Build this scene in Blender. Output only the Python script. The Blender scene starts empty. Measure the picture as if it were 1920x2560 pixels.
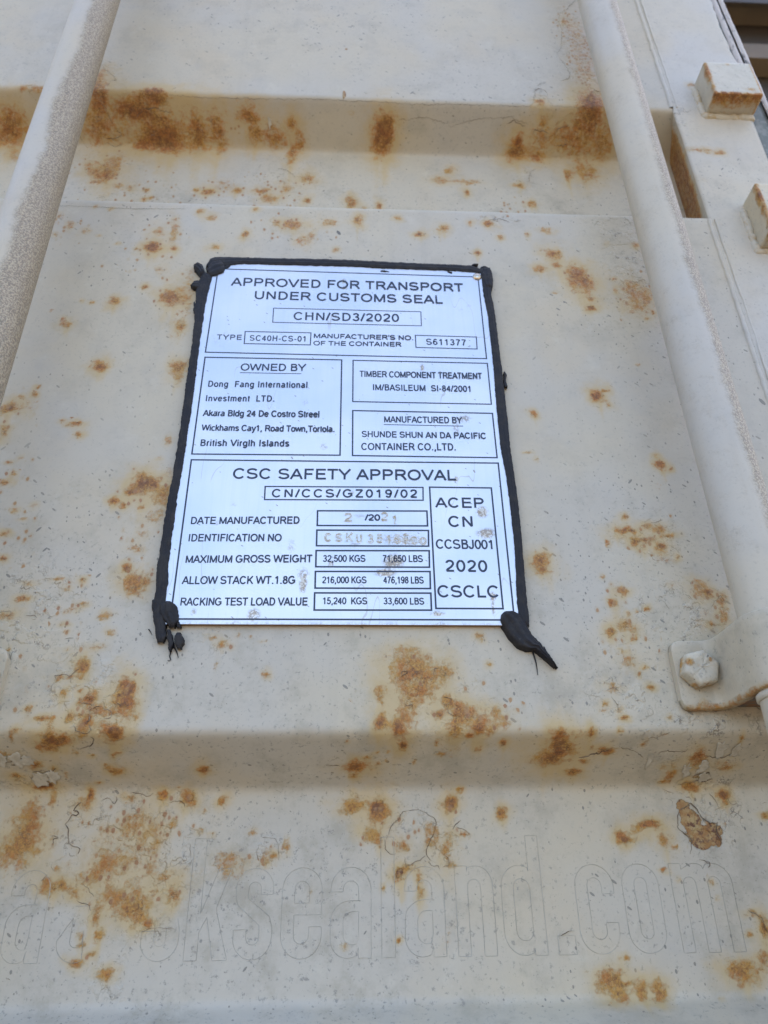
import bpy, math, random
import numpy as np
from mathutils import Vector, Matrix
random.seed(7); rng = np.random.default_rng(7)
sc = bpy.context.scene
COL = sc.collection
R = math.radians

# ------------------------------------------------------------------ camera
CAM = np.array([0.00255911, -0.36952701, -0.27032997])
RIGHT = np.array([0.99891432, -0.04468318, -0.01317585])
DOWN = np.array([0.01043558, 0.49027553, -0.87150502])
FWD = np.array([0.04540141, 0.87042135, 0.49020954])
FPX = 1869.4
cd = bpy.data.cameras.new('camera')
cd.sensor_fit = 'VERTICAL'; cd.sensor_height = 36.0
cd.lens = 36.0 * FPX / 2560.0
cd.clip_start = 0.01; cd.clip_end = 500
cd.dof.use_dof = True; cd.dof.focus_distance = 0.40; cd.dof.aperture_fstop = 13.0
cam = bpy.data.objects.new('camera', cd); COL.objects.link(cam)
M = Matrix.Identity(4)
for i in range(3):
    M[i][0] = RIGHT[i]; M[i][1] = -DOWN[i]; M[i][2] = -FWD[i]; M[i][3] = CAM[i]
cam.matrix_world = M
sc.camera = cam

# ------------------------------------------------------------------ light
SUN_EL, SUN_AZ = 52.0, 20.0            # the sun stands behind the container: its door is in open shade
w = bpy.data.worlds.new('World'); sc.world = w; w.use_nodes = True
nt = w.node_tree; bg = nt.nodes['Background']
sky = nt.nodes.new('ShaderNodeTexSky'); sky.sky_type = 'NISHITA'; sky.sun_disc = False
sky.sun_elevation = R(SUN_EL); sky.sun_rotation = R(SUN_AZ)
sky.air_density = 1.0; sky.dust_density = 4.5; sky.ozone_density = 1.0
nt.links.new(sky.outputs[0], bg.inputs[0]); bg.inputs[1].default_value = 0.12
sd = bpy.data.lights.new('sun', 'SUN'); sd.energy = 3.5; sd.angle = R(0.5); sd.color = (1.0, 0.95, 0.87)
so = bpy.data.objects.new('sun', sd); COL.objects.link(so)
# direction towards the sun: azimuth measured from +Y (north) clockwise, as in the sky texture
sv = Vector((math.sin(R(SUN_AZ)) * math.cos(R(SUN_EL)), math.cos(R(SUN_AZ)) * math.cos(R(SUN_EL)), math.sin(R(SUN_EL))))
so.rotation_euler = sv.to_track_quat('Z', 'Y').to_euler()
sc.view_settings.view_transform = 'Standard'; sc.view_settings.look = 'None'
sc.view_settings.exposure = 2.52; sc.view_settings.gamma = 1.0

# ------------------------------------------------------------------ helpers
def at(px, py, y=0.0):
    d = FWD + RIGHT * (px - 960) / FPX + DOWN * (py - 1280) / FPX
    return CAM + d * (y - CAM[1]) / d[1]

PER = 0.513; ZC = 0.261; HR = 0.047; HS = 0.066; DEP = 0.036   # corrugation: period, recess centre, half floor, half mouth
def prof_raw(z):
    u = np.abs((z - ZC + PER / 2) % PER - PER / 2)
    return DEP * np.clip((HS - u) / (HS - HR), 0, 1)
_zt = np.arange(-1.6, 1.4, 0.0005)
_yt = prof_raw(_zt)
_k = np.exp(-0.5 * (np.arange(-16, 17) * 0.0005 / 0.0016) ** 2); _k /= _k.sum()
_yt = np.convolve(np.pad(_yt, 16, mode='edge'), _k, mode='valid')
_st = np.concatenate([[0], np.cumsum(np.hypot(np.diff(_zt), np.diff(_yt)))]); _st -= np.interp(0, _zt, _st)
def prof(z): return np.interp(z, _zt, _yt)
def arc(z): return np.interp(z, _zt, _st)
_ys = np.linspace(-0.0005, DEP + 0.001, 160)
def hit(px, py):
    """point of the corrugated sheet seen at a place of the photograph"""
    d = FWD + RIGHT * (px - 960) / FPX + DOWN * (py - 1280) / FPX
    P = CAM[None] + d[None] * ((_ys - CAM[1]) / d[1])[:, None]
    if P[0, 0] > 0.262: return at(px, py)
    g = _ys - prof(P[:, 2]); i = np.argmax(g >= 0)
    return P[i] if g[i] >= 0 else P[-1]

def lattice_noise(u, v, seed):
    r = np.random.default_rng(seed).random((256, 256))
    iu = np.floor(u).astype(int); iv = np.floor(v).astype(int); fu = u - iu; fv = v - iv
    fu = fu * fu * (3 - 2 * fu); fv = fv * fv * (3 - 2 * fv)
    a = r[iu % 256, iv % 256]; b = r[(iu + 1) % 256, iv % 256]; c = r[iu % 256, (iv + 1) % 256]; d = r[(iu + 1) % 256, (iv + 1) % 256]
    return (a * (1 - fu) + b * fu) * (1 - fv) + (c * (1 - fu) + d * fu) * fv
def fnoise(u, v, seed, o=4):
    t = 0; s = 0
    for k in range(o):
        t = t + lattice_noise(u * 2 ** k, v * 2 ** k, seed + k) * .55 ** k; s += .55 ** k
    return t / s

def mesh(name, verts, faces, mat, parent=None, smooth=False, attrs=None):
    me = bpy.data.meshes.new(name)
    me.from_pydata([tuple(v) for v in verts], [], faces)
    if smooth: me.polygons.foreach_set('use_smooth', [True] * len(me.polygons))
    if attrs:
        for k, a in attrs.items():
            at_ = me.attributes.new(k, 'FLOAT', 'POINT'); at_.data.foreach_set('value', np.asarray(a, dtype=np.float32))
    me.materials.append(mat); me.update()
    o = bpy.data.objects.new(name, me); COL.objects.link(o)
    if parent: o.parent = parent
    return o
def grid(name, V, mat, parent=None, attrs=None, flip=False, smooth=True, closed=False):
    """V: (n, m, 3) array -> quad sheet"""
    n, m = V.shape[:2]
    idx = np.arange(n * m).reshape(n, m)
    if closed: idx = np.concatenate([idx, idx[:, :1]], 1)
    q = np.stack([idx[:-1, :-1], idx[:-1, 1:], idx[1:, 1:], idx[1:, :-1]], -1).reshape(-1, 4)
    if flip: q = q[:, ::-1]
    me = bpy.data.meshes.new(name)
    me.vertices.add(n * m); me.vertices.foreach_set('co', V.reshape(-1).astype(np.float32))
    me.loops.add(q.size); me.loops.foreach_set('vertex_index', q.reshape(-1).astype(np.int32))
    me.polygons.add(len(q)); me.polygons.foreach_set('loop_start', np.arange(0, q.size, 4, dtype=np.int32))
    me.update(calc_edges=True)
    me.polygons.foreach_set('use_smooth', [smooth] * len(q))
    if attrs:
        for k, a in attrs.items():
            at_ = me.attributes.new(k, 'FLOAT', 'POINT'); at_.data.foreach_set('value', np.asarray(a, dtype=np.float32).reshape(-1))
    me.materials.append(mat); me.validate(); me.update()
    o = bpy.data.objects.new(name, me); COL.objects.link(o)
    if parent: o.parent = parent
    return o
def empty(name, loc, label, cat, group=None):
    o = bpy.data.objects.new(name, None); COL.objects.link(o); o.location = loc
    o.empty_display_size = 0.05
    o['label'] = label; o['category'] = cat
    if group: o['group'] = group
    return o
def adopt(parent):
    """children were modelled in world coordinates; keep them there"""
    bpy.context.view_layer.update()
    for c in parent.children:
        c.matrix_parent_inverse = parent.matrix_world.inverted()

# ------------------------------------------------------------------ node helper
class N:
    def __init__(s, name):
        s.m = bpy.data.materials.new(name); s.m.use_nodes = True; s.t = s.m.node_tree
        s.b = s.t.nodes['Principled BSDF']; s.co = s.t.nodes.new('ShaderNodeTexCoord').outputs['Object']
    def set(s, sock, v):
        if isinstance(v, bpy.types.NodeSocket): s.t.links.new(v, sock)
        elif isinstance(v, (tuple, list)) and len(v) == 3 and len(sock.default_value) == 4: sock.default_value = (*v, 1)
        else: sock.default_value = v
    def noise(s, scale, detail=4, rough=.55, co=None, dist=0, dim='3D', w=0):
        n = s.t.nodes.new('ShaderNodeTexNoise'); n.noise_dimensions = '4D' if w else '3D'
        n.inputs['Scale'].default_value = scale; n.inputs['Detail'].default_value = detail
        n.inputs['Roughness'].default_value = rough; n.inputs['Distortion'].default_value = dist
        if w: n.inputs['W'].default_value = w
        s.t.links.new(co or s.co, n.inputs['Vector']); return n.outputs[0]
    def vor(s, scale, co=None, out='Distance', feat='F1', rnd=1):
        n = s.t.nodes.new('ShaderNodeTexVoronoi'); n.feature = feat; n.inputs['Scale'].default_value = scale
        n.inputs['Randomness'].default_value = rnd
        s.t.links.new(co or s.co, n.inputs['Vector']); return n.outputs[out]
    def map(s, scale=(1, 1, 1), rot=(0, 0, 0), loc=(0, 0, 0), co=None):
        n = s.t.nodes.new('ShaderNodeMapping'); s.t.links.new(co or s.co, n.inputs[0])
        n.inputs['Scale'].default_value = scale; n.inputs['Rotation'].default_value = rot; n.inputs['Location'].default_value = loc
        return n.outputs[0]
    def m2(s, op, a, b=0.0, c=None, clamp=False):
        n = s.t.nodes.new('ShaderNodeMath'); n.operation = op; n.use_clamp = clamp
        s.set(n.inputs[0], a); s.set(n.inputs[1], b)
        if c is not None: s.set(n.inputs[2], c)
        return n.outputs[0]
    def step(s, v, a, b, lo=0., hi=1.):
        n = s.t.nodes.new('ShaderNodeMapRange'); n.interpolation_type = 'SMOOTHSTEP'
        s.set(n.inputs[0], v); n.inputs[1].default_value = a; n.inputs[2].default_value = b
        n.inputs[3].default_value = lo; n.inputs[4].default_value = hi; return n.outputs[0]
    def mix(s, f, a, b, mode='MIX'):
        n = s.t.nodes.new('ShaderNodeMix'); n.data_type = 'RGBA'; n.blend_type = mode
        s.set(n.inputs[0], f); s.set(n.inputs[6], a); s.set(n.inputs[7], b); return n.outputs[2]
    def attr(s, name):
        n = s.t.nodes.new('ShaderNodeAttribute'); n.attribute_name = name; return n.outputs['Fac']
    def sep(s, v):
        n = s.t.nodes.new('ShaderNodeSeparateColor'); s.t.links.new(v, n.inputs[0]); return n.outputs
    def bump(s, h, dist, strength=1.0, nrm=None):
        n = s.t.nodes.new('ShaderNodeBump'); n.inputs['Strength'].default_value = strength; n.inputs['Distance'].default_value = dist
        s.t.links.new(h, n.inputs['Height'])
        if nrm: s.t.links.new(nrm, n.inputs['Normal'])
        return n.outputs[0]
    def out(s, color=None, rough=None, metal=None, normal=None, spec=None):
        if color is not None: s.set(s.b.inputs['Base Color'], color)
        if rough is not None: s.set(s.b.inputs['Roughness'], rough)
        if metal is not None: s.set(s.b.inputs['Metallic'], metal)
        if spec is not None: s.set(s.b.inputs['Specular IOR Level'], spec)
        if normal is not None: s.set(s.b.inputs['Normal'], normal)
        return s.m

PAINT_A = (0.510, 0.452, 0.340); PAINT_B = (0.485, 0.446, 0.370); PAINT_C = (0.520, 0.432, 0.290)

def specks(n, scale, dens, size, rot, elong=2.6):
    """sparse small dark dashes: stretched cells, a few of which carry a spot"""
    co = n.map(scale=(1, 1, 1.0 / elong), co=n.map(rot=(0, rot, 0)))
    d = n.vor(scale, co=co); c = n.sep(n.vor(scale, co=co, out='Color'))
    a = n.step(c[0], dens - .0005, dens + .0005)
    r = n.m2('MULTIPLY', n.m2('POWER', c[1], 2.5), size * 1.2)
    r = n.m2('ADD', r, size * .30)
    return n.m2('MULTIPLY', a, n.m2('LESS_THAN', d, r))

def paint_material(name, rust_attr=True, grit=False, tint=(1, 1, 1)):
    n = N(name)
    PA, PB, PC = [tuple(a * b for a, b in zip(p, tint)) for p in (PAINT_A, PAINT_B, PAINT_C)]
    big = n.noise(7, 3); med = n.noise(45, 5, .65); fine = n.noise(420, 5, .75)
    col = n.mix(n.step(big, .42, .6), PA, PB)
    warmn = n.step(n.noise(11, 4, w=3.1), .48, .68)
    col = n.mix(n.m2('MULTIPLY', warmn, .5), col, PC)
    # vertical run-off streaks of dirt
    st = n.noise(60, 4, .6, co=n.map(scale=(1, 1, .06)))
    col = n.mix(n.step(st, .55, .8, 0, .18), col, (0.30, 0.26, 0.2))
    col = n.mix(n.step(med, .5, .75, 0, .22), col, (0.33, 0.32, 0.30))
    dirt_shade = n.attr('dirt_shade') if rust_attr else 0.15
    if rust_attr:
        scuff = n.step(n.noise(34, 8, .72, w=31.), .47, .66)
        col = n.mix(n.m2('MULTIPLY', scuff, n.m2('MULTIPLY_ADD', dirt_shade, .62, .08, clamp=True)), col, (0.33, 0.295, 0.225))
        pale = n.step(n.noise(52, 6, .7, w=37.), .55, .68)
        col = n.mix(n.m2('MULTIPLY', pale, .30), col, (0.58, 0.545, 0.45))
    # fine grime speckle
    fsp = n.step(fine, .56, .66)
    amt = n.m2('MULTIPLY_ADD', dirt_shade, .62, .10) if rust_attr else .18
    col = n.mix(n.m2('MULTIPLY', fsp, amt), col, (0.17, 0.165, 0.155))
    h = n.m2('MULTIPLY', fine, .16)
    lines = None
    if rust_attr:
        # small dashes and dots
        for (scale, dens, size, rot, el, colr) in ((95, .98, .085, .5, 2.2, (.09, .085, .075)), (240, .93, .13, -.7, 3.0, (.17, .16, .14)),
                                                   (340, .84, .16, .9, 2.6, (.20, .185, .155)), (420, .78, .17, .1, 1.6, (.19, .175, .15)), (75, .965, .045, .2, 1.2, (.05, .05, .045))):
            k = specks(n, scale, dens, size, rot, el)
            k = n.m2('MULTIPLY', k, n.step(dirt_shade, .02, .5, .25, .85))
            col = n.mix(k, col, colr)
        # crinkled old paint: thin contour lines where coats have lifted
        rg = n.attr('rough')
        cn = n.noise(75, 4, .6, w=1.7)
        ln = n.m2('LESS_THAN', n.m2('ABSOLUTE', n.m2('SUBTRACT', cn, .5)), .010)
        ln2 = n.m2('LESS_THAN', n.m2('ABSOLUTE', n.m2('SUBTRACT', n.noise(190, 4, .6, w=5.), .5)), .022)
        brk = n.step(n.noise(110, 2, w=9.), .5, .6)
        ln = n.m2('MULTIPLY', n.m2('MAXIMUM', ln, n.m2('MULTIPLY', ln2, .5)), n.m2('MULTIPLY', brk, n.step(rg, .1, .6)))
        col = n.mix(n.m2('MULTIPLY', ln, .62), col, (.16, .14, .11))
        h = n.m2('ADD', h, n.m2('MULTIPLY', n.m2('MULTIPLY', n.step(cn, .47, .53), rg), 2.0))
        # rust
        A = n.attr('rust')
        n1 = n.noise(235, 8, .74); n2 = n.noise(520, 5, .7, w=2.)
        v = n.m2('ADD', A, n.m2('MULTIPLY_ADD', n1, 2.9, -1.45))
        v = n.m2('ADD', v, n.m2('MULTIPLY_ADD', n2, .9, -.45))
        gate = n.step(A, .02, .22)
        HA = n.attr('halo')
        halo = n.step(n.m2('ADD', HA, n.m2('MULTIPLY_ADD', n.noise(95, 6, .65, w=41.), 1.1, -.55)), .0, .95)
        halo = n.m2('MULTIPLY', halo, n.step(HA, .02, .3))
        rust = n.m2('MULTIPLY', n.step(v, .15, .98), gate)
        core = n.m2('MULTIPLY', n.step(v, .70, 1.35), gate)
        hue = n.noise(110, 5, .65, w=7.)
        col = n.mix(n.m2('MULTIPLY', halo, .66), col, (0.50, 0.345, 0.125))
        rc = n.mix(n.step(hue, .40, .60), (0.49, 0.255, 0.045), (0.43, 0.155, 0.020))
        col = n.mix(n.m2('MULTIPLY', rust, .95), col, rc)
        grain = n.noise(700, 5, .75, w=21.)
        col = n.mix(n.m2('MULTIPLY', n.m2('MULTIPLY', rust, n.step(grain, .51, .59)), .55), col, (0.52, 0.335, 0.105))
        pit = n.m2('MULTIPLY', n.step(n.m2('ADD', A, n.m2('MULTIPLY_ADD', grain, 4.0, -2.0)), .80, 1.10), rust)
        col = n.mix(n.m2('MULTIPLY', pit, .60), col, (0.20, 0.070, 0.018))
        col = n.mix(n.m2('MULTIPLY', core, n.m2('MULTIPLY_ADD', n.step(n.noise(300, 5, .7, w=22.), .44, .56), .60, .15)), col, (0.135, 0.045, 0.013))
        ln3 = n.m2('LESS_THAN', n.m2('ABSOLUTE', n.m2('SUBTRACT', n.noise(120, 5, .65, w=15.), .5)), .012)
        col = n.mix(n.m2('MULTIPLY', n.m2('MULTIPLY', ln3, n.step(A, .45, .9)), .5), col, (0.09, 0.045, 0.02))
        h = n.m2('ADD', h, n.m2('MULTIPLY', rust, n.m2('MULTIPLY_ADD', n2, 2.2, .2)))
        # pin-point rust
        S = n.attr('spots')
        d = n.vor(310, co=n.map(scale=(1, 1, .7))); c = n.sep(n.vor(310, co=n.map(scale=(1, 1, .7)), out='Color'))
        on = n.m2('GREATER_THAN', n.m2('MULTIPLY', S, .95), c[0])
        dd = n.m2('ADD', d, n.m2('MULTIPLY_ADD', n2, .5, -.25))
        sp = n.m2('MULTIPLY', on, n.step(dd, .22, .34, 1, 0))
        col = n.mix(n.m2('MULTIPLY', sp, .88), col, n.mix(c[1], (0.27, 0.075, 0.018), (0.36, 0.17, 0.05)))
        hl = n.m2('MULTIPLY', on, n.step(dd, .25, .7, .35, 0)); col = n.mix(hl, col, (.42, .3, .16))
        # bare, chipped paint showing red-brown primer
        C = n.attr('chip')
        ch = n.step(n.m2('ADD', C, n.m2('MULTIPLY_ADD', n.noise(170, 7, .75), 1.5, -.75)), .42, .52)
        cc = n.mix(n.step(n.noise(150, 6, .7, w=4.), .40, .60), (0.42, 0.30, 0.135), (0.31, 0.155, 0.045))
        cc = n.mix(n.step(n.noise(320, 6, .75, w=6.), .50, .60), cc, (0.13, 0.05, 0.02))
        col = n.mix(ch, col, cc)
        h = n.m2('ADD', h, n.m2('MULTIPLY', ch, -2.4))
    if grit:
        G = n.attr('grit')
        gm = n.step(n.m2('ADD', G, n.m2('MULTIPLY_ADD', n.noise(60, 8, .78), 1.3, -.65)), .18, .80)
        g1 = n.noise(950, 3, .6); g2 = n.noise(1700, 2, .6, w=2.)
        gc = n.mix(n.step(g1, .40, .60), (0.21, 0.165, 0.11), (0.47, 0.385, 0.26))
        gc = n.mix(n.step(g2, .5, .62, 0, .6), gc, (0.20, 0.17, 0.15))
        col = n.mix(n.m2('MULTIPLY', gm, .90), col, gc)
        h = n.m2('ADD', h, n.m2('MULTIPLY', gm, n.m2('MULTIPLY', g1, 1.6)))
    nb = n.bump(h, 0.00035, .75)
    nb = n.bump(n.noise(28, 3), 0.0012, .35, nb)
    return n.out(col, .50, 0, nb, .5)

M_PANEL = paint_material('painted_door_steel')
M_BAR = paint_material('painted_bar', rust_attr=False, grit=True, tint=(1.0, 1.02, 1.08))
M_PLAIN = paint_material('painted_fitting', rust_attr=True)
M_POST = paint_material('painted_post', tint=(1.06, 1.09, 1.17))

# ------------------------------------------------------------------ where the rust is: zoom regions of the photograph, ox, oy, scale
REG = {1: (0, 0), 2: (960, 0), 3: (0, 600), 4: (960, 600), 5: (0, 1200), 6: (960, 1200), 7: (0, 1920), 8: (960, 1920)}
Z = 1.728; ZB = 2.592
RUST = {
1: "45,530,60,70,1;20,600,90,40,.7;60,665,40,30,.5;150,380,60,25,.5;100,385,15,8,.6;430,400,35,70,.9;440,330,25,30,.5;400,500,60,60,.5;430,560,90,70,.6;665,412,70,32,1.1;600,480,110,50,.85;700,560,110,80,.85;560,450,60,40,.6;720,620,90,45,.85;850,580,50,80,.85;940,570,40,80,.85;620,610,60,40,.7;500,520,60,60,.4;1080,500,50,45,.95;1100,590,40,40,.8;1260,535,25,30,.8;1190,600,50,45,.7;1300,600,22,60,.7;1265,665,20,40,.85;1330,770,35,20,.7;1640,600,40,90,.95;450,750,55,35,.9;500,700,40,40,.6;390,720,30,20,.5;520,800,25,12,.6;565,810,15,12,.6;630,818,15,10,.7;845,818,12,7,.9;900,825,30,12,.95;970,790,40,20,.4;1022,822,20,12,.8;620,860,10,6,.8;650,855,8,6,.8;1130,830,30,15,.7;1170,860,40,15,.7;1240,810,30,30,.5;1325,865,15,20,.7;1515,870,20,20,.9;1635,888,12,15,.9;1570,900,15,10,.7;1105,903,12,8,.9;865,915,15,10,.9;915,945,20,12,.7;1195,965,20,12,.7;1255,970,40,15,.8;1425,960,30,15,.7;1550,952,20,20,.9;685,1000,25,20,.6;755,1000,20,50,.6;660,1070,30,20,1;750,1075,15,10,.8;1057,1005,15,15,.9;1310,1040,25,25,.6;1345,1015,15,20,.5;930,1065,20,8,.8;425,1020,8,4,.8;370,1000,20,10,.5;510,1058,10,5,.8;480,905,10,5,.8;410,892,12,6,.7;305,970,15,15,.6;590,1078,8,5,.7;1450,1080,12,8,.7;1515,490,12,10,.4;250,945,30,20,.4;240,1015,12,10,.6",
2: "15,580,30,70,.95;0,530,20,30,.8;565,655,38,50,1;573,605,18,22,.7;690,530,22,30,.7;680,600,50,50,.65;650,680,50,28,.7;770,590,50,55,.6;900,440,50,60,.9;880,520,60,80,.85;830,620,70,60,.65;940,620,40,70,.75;870,740,50,50,.65;795,760,20,20,.8;290,740,25,15,.6;250,780,40,15,.55;360,790,50,12,.5;355,830,15,10,.8;585,805,22,10,.8;640,880,18,10,.8;62,945,15,8,.8;160,1012,20,12,.9;250,993,22,15,.9;455,968,20,12,1;365,962,12,12,.7;500,1025,12,10,.8;617,1015,8,12,.7;700,1000,30,12,.6;730,1090,40,25,.6;400,1095,15,8,.7;960,1050,10,10,.5;780,95,18,12,.7;820,140,40,60,.30;850,240,55,80,.30;870,320,40,40,.35;675,437,22,10,1;1380,657,30,8,.7;1445,662,20,8,.8;1350,765,20,10,.6;1410,975,20,12,.95;1090,65,15,14,.8;1320,370,14,8,.9",
3: "655,35,35,20,1;690,130,20,15,.4;625,205,15,10,.9;745,245,42,32,1;790,230,60,50,.4;490,268,25,18,.9;395,268,10,6,.8;350,260,8,6,.8;285,365,22,15,.8;275,340,8,8,.6;220,305,12,8,.4;780,370,22,18,.8;770,370,60,60,.22;440,540,28,22,1.1;775,560,28,28,.8;770,580,60,60,.22;170,635,10,6,.9;155,665,12,10,.9;45,725,45,25,1;95,680,12,10,.7;150,700,25,30,.35;10,830,20,25,.8;270,780,12,8,.7;330,790,20,10,1;335,838,18,12,.9;290,798,15,6,.5;725,865,20,20,.5;40,965,20,8,.7;95,940,10,8,.6;55,1015,12,10,.8;20,1050,25,12,.8;690,942,12,6,.5;620,1050,50,45,.9;560,1085,30,20,.8;700,1085,30,30,.6;730,990,25,30,.3;820,160,20,60,.3;810,270,25,50,.35",
4: "680,128,28,15,.8;745,105,20,15,.8;720,55,25,15,.7;755,50,12,12,.7;735,232,12,5,.6;835,140,50,30,.9;850,185,50,40,.85;885,250,20,12,.7;890,293,20,14,1.1;402,58,12,12,.8;990,170,10,5,.8;1000,215,8,10,.7;1080,220,40,40,.6;1095,280,50,40,.6;1140,250,20,40,.6;1165,312,8,8,1;1135,342,10,5,.8;1085,20,20,10,.8;925,680,30,25,1.1;955,655,15,6,.8;970,715,8,8,.7;652,755,15,14,.9;1092,540,8,6,.5;620,915,18,5,.6;660,950,8,10,.6;1175,932,14,6,.9;1190,970,20,18,1.1;1238,990,8,8,.9;1200,1040,60,60,.12",
5: "620,25,55,30,.9;560,45,25,20,.8;490,98,22,15,1;535,110,15,10,.9;680,60,30,25,.6;690,110,40,60,.35;610,120,12,10,.7;660,160,40,25,.4;20,240,22,12,1;15,345,18,12,1;60,130,20,10,.7;150,115,15,12,.5;100,170,20,8,.6;590,290,40,15,.5;610,230,25,20,.4;550,385,25,15,1;590,440,60,40,.75;600,455,70,50,.4;250,430,25,10,.7;357,435,14,14,1;120,448,20,8,.7;90,515,25,14,.9;285,470,18,12,.5;360,535,18,10,.9;455,592,25,15,.7;25,590,40,18,.7;310,560,25,8,.5;280,620,20,8,.7;290,655,15,8,.5;480,665,15,15,.6;430,725,30,12,.6;295,733,12,6,.7;355,800,30,35,1;300,850,60,8,.6;40,740,10,10,.8;250,860,12,12,.8;270,920,15,20,.8;380,950,40,25,1;345,915,12,10,.8;530,940,42,70,1;540,900,30,40,.6;430,1000,45,30,.7;300,1020,20,22,.95;350,1020,15,10,.9;380,1050,20,20,.8;185,1040,35,10,.9;225,1035,12,10,.8;125,990,14,12,.9;490,1085,40,20,.9;450,1060,30,20,.6;580,1025,12,20,.6;160,900,60,60,.1;80,1085,25,12,.6;955,710,25,15,.7;910,680,25,10,.4;1020,670,15,15,.3;1150,835,16,16,.75;1140,703,18,5,.5;930,800,12,30,.3;1640,930,20,30,.8;1640,1040,20,40,.8",
6: "110,800,90,60,.75;60,860,60,40,.6;170,860,60,50,.65;250,830,40,50,.7;30,820,20,10,.6;120,920,80,50,.65;270,960,30,30,.9;330,1010,60,45,.95;60,1060,40,50,.8;110,990,50,60,.6;240,1010,25,20,.6;405,1060,30,50,.8;490,1040,60,40,.55;470,1000,30,20,.7;895,1085,15,15,1;1020,1085,10,10,.9;1035,1028,15,10,1.1;780,1090,60,20,.5;410,680,18,15,.65;455,800,12,12,.75;685,360,40,35,1;730,328,15,6,.5;1040,160,15,12,.9;1020,215,40,18,1;1070,225,20,12,1;1130,200,20,10,.8;1180,210,25,20,.85;1220,245,35,12,.75;1075,270,20,18,1;1120,265,35,15,.85;1190,290,25,15,1;1200,330,50,40,.2;960,270,8,18,.7;1265,335,10,12,.8;940,420,10,10,.5;1025,475,25,18,.85;985,530,20,20,1;1090,568,8,6,.8;1138,560,12,9,1;1055,580,10,8,.8;1040,635,35,22,.85;978,660,20,20,1.05;1078,685,12,10,1;1020,735,8,6,.7;1035,748,8,6,.8;1060,785,30,20,.6;1130,810,12,7,.9;1102,840,8,10,.8;985,905,35,22,.6;1155,900,14,12,1;955,965,14,10,.7;945,995,15,14,.5;1015,990,15,10,.5;1235,1022,12,10,.7;1370,470,40,30,.7;1395,487,18,14,1;1240,465,12,12,.4;1460,520,25,30,.7;1470,580,25,30,.75;1410,620,12,12,.8;1400,600,60,60,.2",
7: "200,75,50,12,.95;245,120,15,50,.6;75,35,25,10,.6;490,10,25,12,.9;395,110,10,25,.8;140,200,50,60,.6;110,260,70,70,.65;90,330,80,60,.75;60,400,60,60,.5;240,300,20,60,.3;370,160,35,40,.6;700,110,25,20,.8;810,135,30,30,.8;965,140,20,20,.7;885,180,12,10,.6;555,120,30,8,.6;610,210,40,40,.5;560,250,50,60,.35;630,280,50,30,.5;490,280,40,40,.35;680,330,30,50,.55;740,240,20,20,.6;560,330,120,100,.22;490,390,80,50,.5;400,480,60,40,.55;450,440,50,40,.5;640,420,50,40,.4;720,480,60,30,.55;745,545,30,30,.85;560,470,80,60,.3;250,515,60,30,.85;200,490,25,20,.7;330,545,25,15,.8;660,540,25,15,.6;540,590,90,60,.72;600,620,60,40,.8;645,670,20,18,1.1;480,560,60,40,.5;415,640,20,40,.85;430,730,20,25,.8;395,805,15,10,1;350,770,15,15,.7;330,845,30,20,.95;455,895,30,20,.9;340,730,15,15,.6;250,440,25,15,.5;1010,410,80,40,.42;1095,280,20,15,.5;1160,380,30,40,.25;1190,380,12,12,.9;1155,408,12,10,.9;1235,340,10,25,.7;1530,160,60,30,.65;1640,170,30,50,.65;1610,290,40,30,.65;1640,330,20,30,.6;1340,550,15,30,.3;1495,775,12,10,.6;1655,515,8,12,.9;870,270,15,10,.7;920,285,12,8,.7",
8: "1325,85,35,20,.8;285,150,30,30,.85;330,90,10,6,.8;510,190,22,20,.8;1465,120,22,20,.8;1645,200,20,8,.7;1470,160,15,10,.5;80,340,25,20,.75;190,290,30,60,.5;270,350,30,70,.6;345,285,20,15,.85;100,440,40,20,.7;70,460,22,32,1;155,510,12,50,.8;290,420,30,15,.5;1035,300,40,20,.85;1120,250,60,25,.7;1170,240,20,12,.85;1210,320,30,30,.8;1255,345,12,8,.8;1210,440,15,8,.9;1270,475,8,10,.6;1420,490,10,15,.7;1440,565,10,8,.7;1540,860,60,40,.9;1570,900,80,50,.5;1640,830,30,40,.7;1640,690,20,50,.95;1600,630,30,12,.85;1580,718,12,8,.9;985,920,50,50,.7;1040,930,25,10,.85;1000,900,20,25,.6;1020,985,50,40,.6;950,950,30,40,.5;1115,965,30,40,.9;1190,970,30,40,.85;1045,820,12,10,.8;1020,828,8,6,.7;65,748,11,10,1;270,720,20,60,.2;875,880,8,10,.4;1455,998,8,5,.7;0,170,25,40,.7;10,250,20,20,.4"}
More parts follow.
